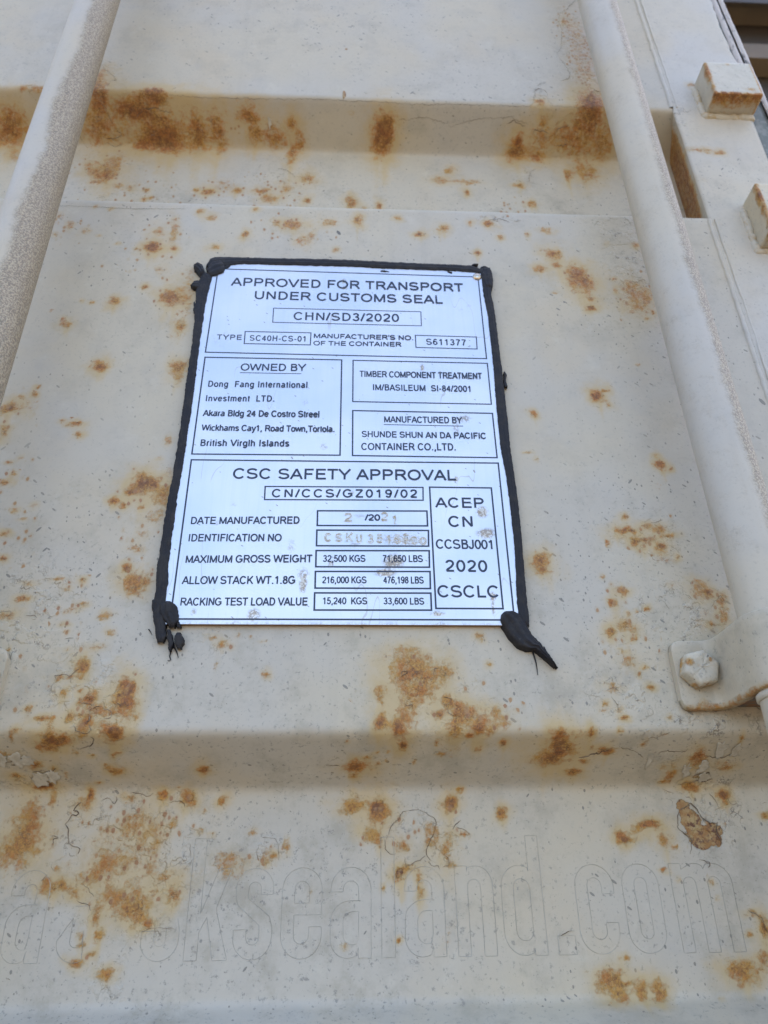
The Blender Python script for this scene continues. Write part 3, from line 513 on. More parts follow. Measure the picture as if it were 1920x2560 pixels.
# ------------------------------------------------------------------ outline of the removed lettering (paint step round each letter)
XH = .0385; TS = .0060; ASC = .0520
def arcp(cx, cy, rx, ry, a0, a1, k=14): return [(cx + rx * math.cos(R(a0 + (a1 - a0) * i / k)), cy + ry * math.sin(R(a0 + (a1 - a0) * i / k))) for i in range(k + 1)]
def letter(c, w):
    h = XH; t = TS; r = w / 2; ri = r - t; L = []
    if c == 'o': L = [arcp(r, h - r, r, r, 0, 180) + arcp(r, r, r, r, 180, 360) + [(w, h - r)], arcp(r, h - r, ri, ri, 0, 180) + arcp(r, r, ri, ri, 180, 360) + [(w - t, h - r)]]
    elif c == 'c': L = [arcp(r, h - r, r, r, 0, 180) + arcp(r, r, r, r, 180, 360) + [(w, .34 * h), (w - t, .34 * h)] + arcp(r, r, ri, ri, 360, 180) + arcp(r, h - r, ri, ri, 180, 0) + [(w - t, .66 * h), (w, .66 * h), (w, h - r)]]
    elif c == 'e': L = [[(t, .47 * h), (w, .47 * h)] + arcp(r, h - r, r, r, 0, 180) + arcp(r, r, r, r, 180, 360) + [(w, .34 * h), (w - t, .34 * h)] + arcp(r, r, ri, ri, 360, 180) + [(t, .47 * h)], [(t, .60 * h), (w - t, .60 * h)] + arcp(r, h - r, ri, ri, 0, 180) + [(t, .60 * h)]]
    elif c == 'a': L = [[(w, 0), (w, h - r)] + arcp(r, h - r, r, r, 0, 180) + [(0, .72 * h), (t, .72 * h)] + arcp(r, h - r, ri, ri, 180, 0) + [(w - t, .61 * h), (.75 * w, .62 * h)] + arcp(.5 * w, .40 * h, .5 * w, .22 * h, 90, 180, 8) + arcp(.42 * w, .42 * w, .42 * w, .42 * w, 180, 300, 10) + [(w - t, .12 * h), (w - t, 0), (w, 0)],
                        [(w - t, .50 * h), (.62 * w, .50 * h)] + arcp(.55 * w, .38 * h, .55 * w - t, .12 * h, 90, 180, 6) + arcp(.55 * w, .24 * h, .55 * w - t, .10 * h, 180, 290, 6) + [(w - t, .24 * h), (w - t, .50 * h)]]
    elif c == 'l': L = [[(0, 0), (w, 0), (w, ASC), (0, ASC), (0, 0)]]
    elif c == '.': L = [[(0, 0), (w, 0), (w, .21 * h), (0, .21 * h), (0, 0)]]
    elif c == 'n': L = [[(0, 0), (t, 0), (t, h - r)] + arcp(r, h - r, ri, ri, 180, 0) + [(w - t, 0), (w, 0), (w, h - r)] + arcp(w - r * .9, h - r * .9, r * .9, r * .9, 0, 120) + [(t, h * .93), (t, h), (0, h), (0, 0)]]
    elif c == 'm':
        q = (w - 3 * t) / 2; rr = q / 2
        L = [[(0, 0), (t, 0), (t, h - 2 * rr - .003)] + arcp(t + rr, h - rr - .006, rr, rr, 180, 0) + [(t + q, 0), (2 * t + q, 0)] + arcp(2 * t + q + rr, h - rr - .006, rr, rr, 180, 0) + [(w - t, 0), (w, 0), (w, h - .009)] + arcp(w - .009, h - .009, .009, .009, 0, 110) + [(w * .56, h * .93)] + arcp(w * .42, h - .009, .008, .009, 60, 120) + [(t, h * .93), (t, h), (0, h), (0, 0)]]
    elif c == 'd': L = [[(w, 0), (w, ASC), (w - t, ASC), (w - t, h * .93)] + arcp(r * .92, h - r, r * .92, r, 60, 180) + arcp(r * .92, r, r * .92, r, 180, 300) + [(w - t, .07 * h), (w - t, 0), (w, 0)], arcp(r, h - r, ri, ri, 0, 180) + arcp(r, r, ri, ri, 180, 360) + [(w - t, h - r)]]
    elif c == 'k': L = [[(0, 0), (t, 0), (t, .30 * h), (.46 * w, .46 * h), (.66 * w, 0), (w, 0), (.66 * w, .55 * h), (.97 * w, h), (.66 * w, h), (t, .50 * h), (t, ASC), (0, ASC), (0, 0)]]
    elif c == 's': L = [arcp(r, h - r, r, r, 0, 180) + [(0, .68 * h), (.08 * w, .58 * h), (w - t, .36 * h), (w - t, r)] + arcp(r, r, ri, ri, 0, -180) + [(t, .32 * h), (0, .32 * h), (0, r)] + arcp(r, r, r, r, 180, 360) + [(w, .34 * h), (.92 * w, .46 * h), (t, .66 * h), (t, h - r)] + arcp(r, h - r, ri, ri, 180, 0) + [(w - t, .70 * h), (w, .70 * h), (w, h - r)]]
    elif c == 'r': L = [[(0, 0), (t, 0), (t, .62 * h), (.7 * w, .74 * h), (.72 * w, h), (0, h * .98), (0, 0)]]
    return L
WORD = [('a', 7, 0, 168, 800), ('e', 7, 236, 404, 800), ('s', 7, 605, 768, 760), ('k', 7, 790, 978, 830), ('s', 7, 1003, 1170, 760), ('e', 7, 1209, 1386, 760), ('a', 7, 1424, 1604, 815),
        ('l', 7, 1650, 1710, 810), ('a', 8, 95, 272, 800), ('n', 8, 324, 492, 800), ('d', 8, 528, 710, 792), ('.', 8, 757, 833, 790), ('c', 8, 852, 1022, 740), ('o', 8, 1062, 1224, 740), ('m', 8, 1290, 1562, 772)]
for i, (c, rg, a, b, py) in enumerate(WORD):
    ox, oy = REG[rg]; x0 = at(ox + a / Z, oy + py / Z, DEP)[0]; x1 = at(ox + b / Z, oy + py / Z, DEP)[0]; zb = -.2806
    rr = []
    for k, pl in enumerate(letter(c, x1 - x0)):
        if c == 's' and i == 2: pl = [p for p in pl if p[1] < .55 * XH]      # upper half is lost under the rust
        if i == 1: pl = [p for p in pl if p[1] < .62 * XH and p[0] < .75 * (x1 - x0)]
        if len(pl) < 2: continue
        rr.append(surf_line([(x0 + p[0], DEP, zb + p[1]) for p in pl], .00024, lift=.00008, rough=.00012, seed=300 + i, step=.0007))
    join_ribbons('letter_outline', rr, M_CRACKF, door)

# ------------------------------------------------------------------ the approval plate
n = N('plate_metal')
br = n.noise(500, 4, .6, co=n.map(scale=(1, 1, .03))); lo = n.noise(14, 3)
pc = n.mix(n.step(lo, .35, .65), (.63, .66, .725), (.74, .735, .765))
pc = n.mix(n.step(br, .45, .7, 0, .10), pc, (.50, .55, .62))
for (scale, dens, size, rot, el, c) in ((120, .86, .10, .6, 2.2, (.22, .16, .10)), (260, .84, .10, -.5, 3.0, (.10, .10, .11)), (420, .84, .12, 1.0, 2.6, (.25, .2, .15)), (170, .93, .08, .3, 1.4, (.30, .19, .09))):
    pc = n.mix(n.m2('MULTIPLY', specks(n, scale, dens, size, rot, el), .7), pc, c)
smu = n.m2('MULTIPLY', n.step(n.noise(26, 4, w=4.), .60, .72), n.step(n.noise(420, 5, .75, w=8.), .5, .62))
pc = n.mix(n.m2('MULTIPLY', smu, .5), pc, (.40, .32, .22))
scr = n.m2('LESS_THAN', n.m2('ABSOLUTE', n.m2('SUBTRACT', n.noise(13, 2, co=n.map(scale=(2.6, 1, .5), rot=(0, .5, 0)), w=2.), .5)), .0012)
pc = n.mix(n.m2('MULTIPLY', n.m2('MULTIPLY', scr, n.step(n.noise(20, 2, w=3.), .5, .6)), .5), pc, (.42, .34, .24))
ST = n.attr('stain'); sn = n.noise(520, 5, .75, w=11.); sl = n.m2('LESS_THAN', n.m2('ABSOLUTE', n.m2('SUBTRACT', n.noise(330, 3, .6, w=13.), .5)), .05)
stm = n.m2('MULTIPLY', n.step(n.m2('ADD', ST, n.m2('MULTIPLY_ADD', sn, 1.6, -.8)), .25, .6), n.step(ST, .05, .25))
pc = n.mix(n.m2('MULTIPLY', stm, .55), pc, (.50, .37, .18))
pc = n.mix(n.m2('MULTIPLY', n.m2('MULTIPLY', sl, n.step(ST, .1, .5)), .6), pc, (.22, .15, .10))
nb = n.bump(n.noise(30, 3, w=6.), .0009, .22); nb = n.bump(br, .0001, .3, nb); nb = n.bump(n.m2('MULTIPLY', sn, ST), .0006, .6, nb)
M_PLATE = n.out(pc, .42, .78, nb, .5)
n = N('plate_print'); M_INK = n.out(n.mix(n.step(n.noise(700, 3), .58, .7), (.022, .034, .066), (.08, .10, .14)), .55)
n = N('plate_edge'); M_EDGE = n.out((.30, .19, .10), .7, .3)

plate = empty('approval_plate', (0, -.0003, 0), 'pale bluish metal container approval plate with dark lettering, edged in black sealant', 'plate')
PY = -.0028
XL, XR, ZB0, ZT = -.0946, .0952, -.1310, .1312
nx, nz = 128, 176
gx = np.linspace(XL, XR, nx); gz = np.linspace(ZB0, ZT, nz); GZ, GX = np.meshgrid(gz, gx, indexing='ij')
def pbow(x, z): return 0.0 * x
STAIN = "1042,1106,12,10,1;1050,1152,20,9,.9;850,1213,22,14,.8;832,1237,22,7,.9;655,1257,8,20,.8;655,1240,14,12,.5;548,1328,14,12,.6;418,1322,6,6,.6;1064,1288,7,7,.9;1066,1312,5,14,.6;985,1035,5,5,.9;742,608,9,9,.6;660,870,10,12,.3;1003,905,22,10,.5;985,925,10,22,.4;912,795,6,10,.7;745,622,8,6,.7;700,965,12,8,.4;945,1325,16,4,.7;715,1218,6,6,.8;775,1115,40,6,.3;870,1166,60,14,.45;520,870,4,12,.3;630,1180,14,20,.3;470,1130,6,6,.4;760,1065,6,6,.5;505,1090,10,6,.3;765,1175,14,8,.4"
stn = np.zeros_like(GX)
for it in STAIN.split(';'):
    a = [float(q) for q in it.split(',')]; p = at(a[0] / .86406, a[1] / .86406, PY); k_ = .000215 * 1.157
    stn = np.maximum(stn, a[4] * np.exp(-(((GX - p[0]) / (a[2] * k_)) ** 2 + ((GZ - p[2]) / (a[3] * k_ * 1.3)) ** 2)))
stn = np.maximum(stn, .55 * np.exp(-((GZ - ZB0) / .0022) ** 2) * fnoise(GX * 200, GZ * 50, 3))
grid('plate_sheet', np.stack([GX, np.full_like(GX, PY), GZ], -1), M_PLATE, plate, attrs=dict(stain=stn))
rim = [(XL, ZB0), (XR, ZB0), (XR, ZT), (XL, ZT)]
vs = []; fs = []
for i, (a, b) in enumerate(rim): vs += [(a, PY, b), (a, .0012, b)]
for i in range(4):
    j = (i + 1) % 4; fs.append((2 * i, 2 * i + 1, 2 * j + 1, 2 * j))
mesh('plate_rim', vs, fs, M_EDGE, plate)

ZA = {'A': (440, 620, 3.6065), 'B': (860, 620, 3.6065), 'C': (360, 1120, 3.318), 'D': (860, 1120, 2.9625), 'S': (780, 1260, 5.184), 'Q': (0, 0, 0.86406)}
def ap(r, x, y): ox, oy, z = ZA[r]; return at(ox + x / z, oy + y / z, PY)
INK_Y = PY - .00006
def ribbon2d(pts, wd, closed=False):
    """mitred flat ribbon in (x,z)"""
    P = np.asarray(pts, float); n_ = len(P)
    if closed: T0 = P - np.roll(P, 1, 0); T1 = np.roll(P, -1, 0) - P
    else:
        T1 = np.vstack([P[1:] - P[:-1], P[-1:] - P[-2:-1]]); T0 = np.vstack([P[1:2] - P[0:1], P[1:] - P[:-1]])
    T0 = T0 / (np.linalg.norm(T0, axis=1)[:, None] + 1e-12); T1 = T1 / (np.linalg.norm(T1, axis=1)[:, None] + 1e-12)
    N0 = np.stack([-T0[:, 1], T0[:, 0]], -1); N1 = np.stack([-T1[:, 1], T1[:, 0]], -1); Nn = N0 + N1
    L = (Nn ** 2).sum(1) / 2; Nn = Nn / np.maximum(L, .35)[:, None]
    return P - Nn * wd / 2, P + Nn * wd / 2
class Ink:
    def __init__(s): s.v = []; s.f = []; s.k = 0
    def line(s, pts, wd, closed=False):
        P = np.asarray(pts, float)
        if not closed and len(P) > 2:                     # break the stroke where it turns sharply
            D = np.diff(P, axis=0); D /= np.linalg.norm(D, axis=1)[:, None] + 1e-12
            for i in range(1, len(P) - 1):
                if (D[i - 1] * D[i]).sum() < .25:
                    q = abs((D[i - 1] * D[i]).sum()) < .3
                    e = wd * .5 if q else 0
                    s.line(np.vstack([P[:i], P[i] + D[i - 1] * e]), wd); s.line(P[i:], wd); return
        a, b = ribbon2d(pts, wd, closed); y = INK_Y - .000006 * s.k; s.k += 1; o = len(s.v); n_ = len(a)
        for i in range(n_): s.v.append((a[i][0], y, a[i][1])); s.v.append((b[i][0], y, b[i][1]))
        for i in range(n_ if closed else n_ - 1):
            j = (i + 1) % n_; s.f.append((o + 2 * i, o + 2 * j, o + 2 * j + 1, o + 2 * i + 1))
    def build(s, name, mat=None): return mesh(name, s.v, s.f, mat or M_INK, plate)

# monoline grotesque: every glyph as centre lines in cap-height units; (advance, strokes)
def A_(cx, cy, rx, ry, a0, a1, k=10): return arcp(cx, cy, rx, ry, a0, a1, k)
H = .066
def caps():
    G = {}; b, t, m = H, 1 - H, .5
    G['A'] = (.93, [[(.04, 0), (.465, .985), (.89, 0)], [(.20, .33), (.73, .33)]])
    G['B'] = (.93, [[(.13 + H, b), (.13 + H, t), (.52, t)] + A_(.54, .755, .20, .179, 80, -90, 8) + [(.2, .54 + .036)], [(.2, .535), (.56, .535)] + A_(.57, .30, .23, .234, 85, -90, 8) + [(.13, b)]])
    G['C'] = (1.0, [A_(.51, .5, .40, .445, 38, 322, 20)])
    G['D'] = (1.0, [[(.13 + H, b), (.13 + H, t), (.48, t)] + A_(.48, .5, .38, .434, 85, -85, 14) + [(.48, b), (.13, b)]])
    G['E'] = (.93, [[(.86, t), (.19, t), (.19, b), (.88, b)], [(.2, .52), (.82, .52)]])
    G['F'] = (.85, [[(.81, t), (.19, t), (.19, 0)], [(.2, .50), (.72, .50)]])
    G['G'] = (1.09, [A_(.53, .5, .42, .445, 42, 340, 20)[:-1] + [(.93, .24), (.93, .46), (.56, .46)]])
    G['H'] = (1.0, [[(.18, 0), (.18, 1)], [(.82, 0), (.82, 1)], [(.2, .53), (.8, .53)]])
    G['I'] = (.39, [[(.195, 0), (.195, 1)]])
    G['J'] = (.70, [[(.52, 1), (.52, .30)] + A_(.30, .29, .22, .225, 0, -180, 10)])
    G['K'] = (.93, [[(.17, 0), (.17, 1)], [(.84, 1), (.20, .36)], [(.40, .58), (.87, 0)]])
    G['L'] = (.78, [[(.17, 1), (.17, b), (.74, b)]])
    G['M'] = (1.16, [[(.16, 0), (.16, .96), (.58, .06), (1.0, .96), (1.0, 0)]])
    G['N'] = (1.0, [[(.17, 0), (.17, .95), (.83, .05), (.83, 1)]])
    G['O'] = (1.09, [A_(.545, .5, .435, .445, 90, 450, 26)])
    G['P'] = (.93, [[(.18, 0), (.18, t), (.54, t)] + A_(.56, .70, .26, .234, 85, -90, 9) + [(.2, .466)]])
    G['R'] = (1.0, [[(.18, 0), (.18, t), (.58, t)] + A_(.60, .715, .25, .219, 85, -90, 9) + [(.2, .496)], [(.55, .48), (.72, .32), (.93, 0)]])
    G['S'] = (.93, [A_(.455, .735, .33, .205, 18, 180, 9) + A_(.34, .70, .215, .17, 190, 255, 4) + [(.46, .49)] + A_(.51, .28, .30, .21, 80, 0, 5) + A_(.46, .27, .35, .207, -5, -168, 12)])
    G['T'] = (.85, [[(.02, t), (.83, t)], [(.425, 0), (.425, t)]])
    G['U'] = (1.0, [[(.17, 1), (.17, .36)] + A_(.5, .36, .33, .30, 180, 360, 12) + [(.83, 1)]])
    G['V'] = (.93, [[(.03, 1), (.465, .02), (.90, 1)]])
    G['W'] = (1.32, [[(.04, 1), (.34, .04), (.66, .96), (.98, .04), (1.28, 1)]])
    G['X'] = (.93, [[(.05, 0), (.88, 1)], [(.05, 1), (.88, 0)]])
    G['Y'] = (.93, [[(.03, 1), (.465, .42), (.90, 1)], [(.465, 0), (.465, .44)]])
    G['Z'] = (.85, [[(.06, t), (.74, t), (.08, b), (.80, b)]])
    G['0'] = (.777, [A_(.388, .5, .285, .44, 90, 450, 20)])
    G['1'] = (.777, [[(.14, .74), (.30, .80), (.44, .97), (.44, 0)]])
    G['2'] = (.777, [A_(.385, .70, .27, .235, 170, -30, 10) + [(.50, .42), (.20, .20), (.10, b), (.70, b)]])
    G['3'] = (.777, [A_(.37, .74, .23, .20, 165, -80, 9), [(.30, .53)] + A_(.37, .29, .27, .225, 80, -165, 11)])
    G['4'] = (.777, [[(.52, 0), (.52, .93), (.07, .30), (.72, .30)]])
    G['5'] = (.777, [[(.65, t), (.23, t), (.15, .47), (.28, .56)] + A_(.37, .335, .275, .27, 85, -165, 11)])
    G['6'] = (.777, [A_(.40, .69, .25, .245, 25, 120, 5) + [(.135, .52), (.125, .35)] + A_(.39, .315, .265, .25, 180, 360 + 170, 16)])
    G['7'] = (.777, [[(.07, t), (.68, t), (.42, .55), (.28, 0)]])
    G['8'] = (.777, [A_(.388, .745, .215, .19, 90, 450, 14), A_(.388, .295, .265, .23, 90, 450, 14)])
    G['9'] = (.777, [A_(.375, .31, .25, .245, 205, 300, 5) + [(.64, .48), (.65, .65)] + A_(.385, .685, .265, .25, 0, 350, 16)])
    G['/'] = (.39, [[(.02, 0), (.37, 1.0)]]); G['-'] = (.465, [[(.06, .37), (.40, .37)]]); G['.'] = (.39, [[(.195, 0), (.195, .14)]]); G[','] = (.39, [[(.21, .14), (.21, 0), (.13, -.17)]]); G["'"] = (.27, [[(.135, 1), (.135, .66)]]); G[' '] = (.39, [])
    x = .725; xt = x - H * .8
    G['a'] = (.777, [A_(.37, .54, .23, .14, 150, 20, 6) + [(.60, .50), (.60, .16), (.67, .03)], [(.59, .41), (.36, .37)] + A_(.32, .205, .22, .155, 100, 290, 8) + [(.52, .12), (.6, .24)]])
    G['b'] = (.777, [[(.15, 0), (.15, 1)], A_(.41, .36, .26, .32, 160, -160, 14)])
    G['c'] = (.70, [A_(.39, .36, .28, .32, 45, 315, 13)])
    G['d'] = (.777, [[(.63, 0), (.63, 1)], A_(.37, .36, .26, .32, 20, 340, 14)])
    G['e'] = (.777, [[(.10, .385), (.67, .385)], A_(.39, .36, .285, .32, 5, 325, 14)])
    G['g'] = (.777, [[(.63, x), (.63, .02)] + A_(.38, .0, .25, .23, 0, -155, 8), A_(.37, .37, .26, .31, 20, 340, 13)])
    G['h'] = (.777, [[(.15, 0), (.15, 1)], A_(.38, .45, .23, .23, 165, 0, 7) + [(.61, 0)]])
    G['i'] = (.31, [[(.155, 0), (.155, x)], [(.155, .87), (.155, 1)]])
    G['k'] = (.70, [[(.14, 0), (.14, 1)], [(.61, x), (.17, .29)], [(.32, .44), (.66, 0)]])
    G['l'] = (.31, [[(.155, 0), (.155, 1)]])
    G['m'] = (1.163, [[(.15, 0), (.15, x)], A_(.36, .48, .21, .20, 165, 0, 6) + [(.57, 0)], A_(.79, .48, .21, .20, 165, 0, 6) + [(1.0, 0)]])
    G['n'] = (.777, [[(.15, 0), (.15, x)], A_(.38, .45, .23, .23, 165, 0, 7) + [(.61, 0)]])
    G['o'] = (.777, [A_(.388, .36, .285, .32, 90, 450, 18)])
    G['r'] = (.465, [[(.15, 0), (.15, x)], A_(.36, .44, .21, .24, 170, 75, 5)])
    G['s'] = (.70, [A_(.345, .53, .23, .145, 20, 200, 8) + [(.36, .37)] + A_(.36, .20, .24, .145, 70, -160, 9)])
    G['t'] = (.39, [[(.20, .90), (.20, .16)] + A_(.30, .14, .10, .10, 180, 280, 4), [(.03, x - .05), (.36, x - .05)]])
    G['v'] = (.70, [[(.04, x), (.35, .02), (.66, x)]])
    G['w'] = (1.0, [[(.03, x), (.26, .04), (.50, .70), (.74, .04), (.97, x)]])
    G['y'] = (.70, [[(.04, x), (.37, .04)], [(.66, x), (.34, -.08), (.26, -.21), (.09, -.22)]])
    return G
GL = caps()
def text(s, L, Rr, top, wt=1.0, name='lettering', sc_=1.0, label=True, sp=0.0):
    """L, Rr: ends of the baseline, top: a point at cap height; all on the plate"""
    L = ap(*L); Rr = ap(*Rr); T = ap(*top)
    hgt = (T[2] - L[2]) if abs(T[0] - L[0]) < abs(T[0] - Rr[0]) else (T[2] - Rr[2])
    hgt *= sc_
    nat = sum(GL[c][0] for c in s); lead = .07; k = (Rr[0] - L[0]) / ((nat + sp * (len(s) - 1) - 2 * lead) * hgt)
    slope = (Rr[2] - L[2]) / (Rr[0] - L[0])
    stroke = .168 * hgt * wt * min(1.15, max(.82, .55 + .45 * k)); ink = Ink(); x = -lead
    for c in s:
        for pl in GL[c][1]:
            P = [(L[0] + (x + px_) * hgt * k, L[2] + slope * ((x + px_) * hgt * k) + py_ * hgt) for px_, py_ in pl]
            ink.line(P, stroke)
        x += GL[c][0] + sp
    o = ink.build(name); o['label'] = 'lettering reading ' + s.replace('  ', ' ').strip()
    return o
T = text
T('APPROVED FOR TRANSPORT', ('A', 503, 339), ('B', 1072, 393), ('A', 530, 268), sp=.04)
T('UNDER CUSTOMS SEAL', ('A', 705, 460), ('B', 888, 502), ('A', 715, 388), sp=.04)
T('CHN/SD3/2020', ('A', 1062, 648), ('B', 493, 666), ('A', 1075, 578), sp=.08)
T('TYPE', ('A', 370, 824), ('A', 590, 828), ('A', 375, 780), sp=.12)
T('SC40H-CS-01', ('A', 665, 836), ('A', 1175, 845), ('A', 670, 786), sp=.12)
T("MANUFACTURER'S NO.", ('A', 1242, 811), ('B', 626, 832), ('A', 1245, 771), wt=1.1)
T('OF THE CONTAINER', ('A', 1240, 877), ('B', 515, 889), ('A', 1245, 838), wt=1.1)
T('S611377', ('B', 745, 872), ('B', 1100, 880), ('B', 750, 818), sp=.12, wt=1.1)
T('OWNED BY', ('A', 583, 1105), ('A', 1165, 1110), ('A', 590, 1042))
T('Dong  Fang International', ('A', 287, 1251), ('A', 1183, 1262), ('A', 290, 1197), wt=1.15, sp=.10)
T('Investment  LTD.', ('A', 266, 1381), ('A', 887, 1385), ('A', 270, 1327), wt=1.15, sp=.10)
T('Akara Bldg 24 De Costro Streel', ('A', 246, 1515), ('A', 1291, 1527), ('A', 260, 1460), wt=1.2)
T('Wickhams Cay1, Road Town,Tortola.', ('A', 233, 1646), ('A', 1430, 1660), ('A', 240, 1592), wt=1.2)
T('British Virglh Islands', ('A', 217, 1785), ('A', 1017, 1790), ('A', 222, 1727), wt=1.2, sp=.06)
T('TIMBER COMPONENT TREATMENT', ('B', 143, 1161), ('B', 1243, 1183), ('B', 146, 1107), wt=1.1)
T('IM/BASILEUM  SI-84/2001', ('B', 260, 1282), ('B', 1150, 1298), ('B', 262, 1228), wt=1.1, sp=.05)
T('MANUFACTURED BY', ('B', 363, 1572), ('B', 1062, 1582), ('B', 366, 1516), wt=1.1)
T('SHUNDE SHUN AN DA PACIFIC', ('B', 162, 1704), ('B', 1282, 1722), ('B', 165, 1650), wt=1.1)
T('CONTAINER CO.,LTD.', ('Q', 781, 972), ('Q', 985, 973), ('Q', 782, 957), wt=1.1, sp=.04)
T('CSC SAFETY APPROVAL', ('C', 738, 254), ('D', 828, 240), ('C', 745, 168), sp=.03)
T('CN/CCS/GZ019/02', ('C', 1062, 408), ('D', 540, 368), ('C', 1070, 341), sp=.20, wt=1.1)
T('DATE MANUFACTURED', ('C', 385, 631), ('C', 1288, 628), ('C', 395, 572), wt=1.1)
T('IDENTIFICATION NO', ('C', 366, 775), ('C', 1138, 774), ('C', 372, 714), wt=1.1)
T('MAXIMUM GROSS WEIGHT', ('C', 343, 953), ('C', 1392, 948), ('C', 350, 891), wt=1.1)
T('ALLOW STACK WT.1.8G', ('C', 318, 1129), ('C', 1253, 1127), ('C', 330, 1064), wt=1.1)
T('RACKING TEST LOAD VALUE', ('C', 299, 1307), ('C', 1355, 1306), ('C', 305, 1242), wt=1.1)
T('32,500 KGS', ('C', 1486, 945), ('D', 157, 843), ('C', 1490, 889), wt=1.15)
T('71,650 LBS', ('D', 288, 843), ('D', 583, 845), ('D', 290, 793), wt=1.15)
T('216,000 KGS', ('C', 1480, 1122), ('D', 165, 1002), ('C', 1485, 1066), wt=1.15)
T('476,198 LBS', ('D', 294, 1003), ('D', 589, 1004), ('D', 296, 952), wt=1.15)
T('15,240  KGS', ('C', 1482, 1296), ('D', 170, 1158), ('C', 1485, 1239), wt=1.15)
T('33,600 LBS', ('D', 295, 1158), ('D', 593, 1160), ('D', 297, 1108), wt=1.15)
T('/20', ('D', 160, 537), ('D', 265, 538), ('D', 165, 492), wt=1.35)
T('ACEP', ('D', 685, 440), ('D', 1035, 444), ('D', 715, 367), sp=.06, wt=1.05)
T('CN', ('D', 778, 583), ('D', 957, 585), ('D', 790, 504), sp=.08, wt=1.05)
T('CCSBJ001', ('D', 685, 745), ('D', 1112, 750), ('D', 690, 676), wt=1.1)
T('2020', ('D', 757, 915), ('D', 1060, 918), ('D', 760, 829), sp=.10, wt=1.05)
T('CSCLC', ('D', 697, 1105), ('D', 1150, 1107), ('D', 705, 1017), sp=.03, wt=1.0)
def frame(q, wd):
    wd *= 1.15
    P = [ap(*p) for p in q]; ink = Ink(); ink.line([(p[0], p[2]) for p in P], wd, closed=True); ink.build('printed_frame')
def uline(a, b, wd):
    P = [ap(*a), ap(*b)]; ink = Ink(); ink.line([(p[0], p[2]) for p in P], wd); ink.build('underline')
def Sx(x, y): return ('Q', x * .86406, y * .86406)
frame([Sx(545.6, 672), Sx(1195, 692.5), Sx(1216.3, 896.7), Sx(513.5, 880.5)], .00072)
frame([('A', 880, 542), ('B', 693, 575), ('B', 698, 702), ('A', 872, 670)], .00052)
frame([('A', 624, 753), ('A', 1217, 765), ('A', 1211, 874), ('A', 615, 862)], .0006)
frame([('B', 643, 787), ('B', 1193, 803), ('B', 1200, 911), ('B', 649, 897)], .0006)
frame([('A', 262, 985), ('A', 1494, 1009), ('C', 1626, 60), ('C', 397, 50)], .00078)
frame([('B', 82, 1013), ('B', 1292, 1040), ('B', 1329, 1409), ('B', 79, 1385)], .0007)
frame([('B', 79, 1466), ('B', 1338, 1491), ('D', 1134, 72), ('D', 63, 56)], .00078)
frame([Sx(478.4, 1149.5), Sx(1245.5, 1157.8), Sx(1286, 1550), Sx(425.7, 1547.4)], .00080)
frame([('C', 1005, 319), ('D', 585, 292), ('D', 586, 387), ('C', 1000, 428)], .0007)
for q in ([('C', 1440, 521), ('D', 614, 467), ('D', 619, 577), ('C', 1437, 643)], [('C', 1434, 681), ('D', 625, 611), ('D', 627, 727), ('C', 1431, 811)], [('C', 1428, 851), ('D', 631, 761), ('D', 633, 883), ('C', 1425, 985)], [('C', 1422, 1024), ('D', 637, 915), ('D', 640, 1041), ('C', 1419, 1162)], [('C', 1416, 1202), ('D', 643, 1075), ('D', 648, 1201), ('C', 1412, 1344)]):
    frame(q, .00082)
frame([('D', 634, 290), ('D', 1091, 296), ('D', 1178, 1190), ('D', 681, 1188)], .00082)
uline(('A', 575, 1124), ('A', 1130, 1134), .0005); uline(('B', 358, 1592), ('B', 1075, 1606), .0005)

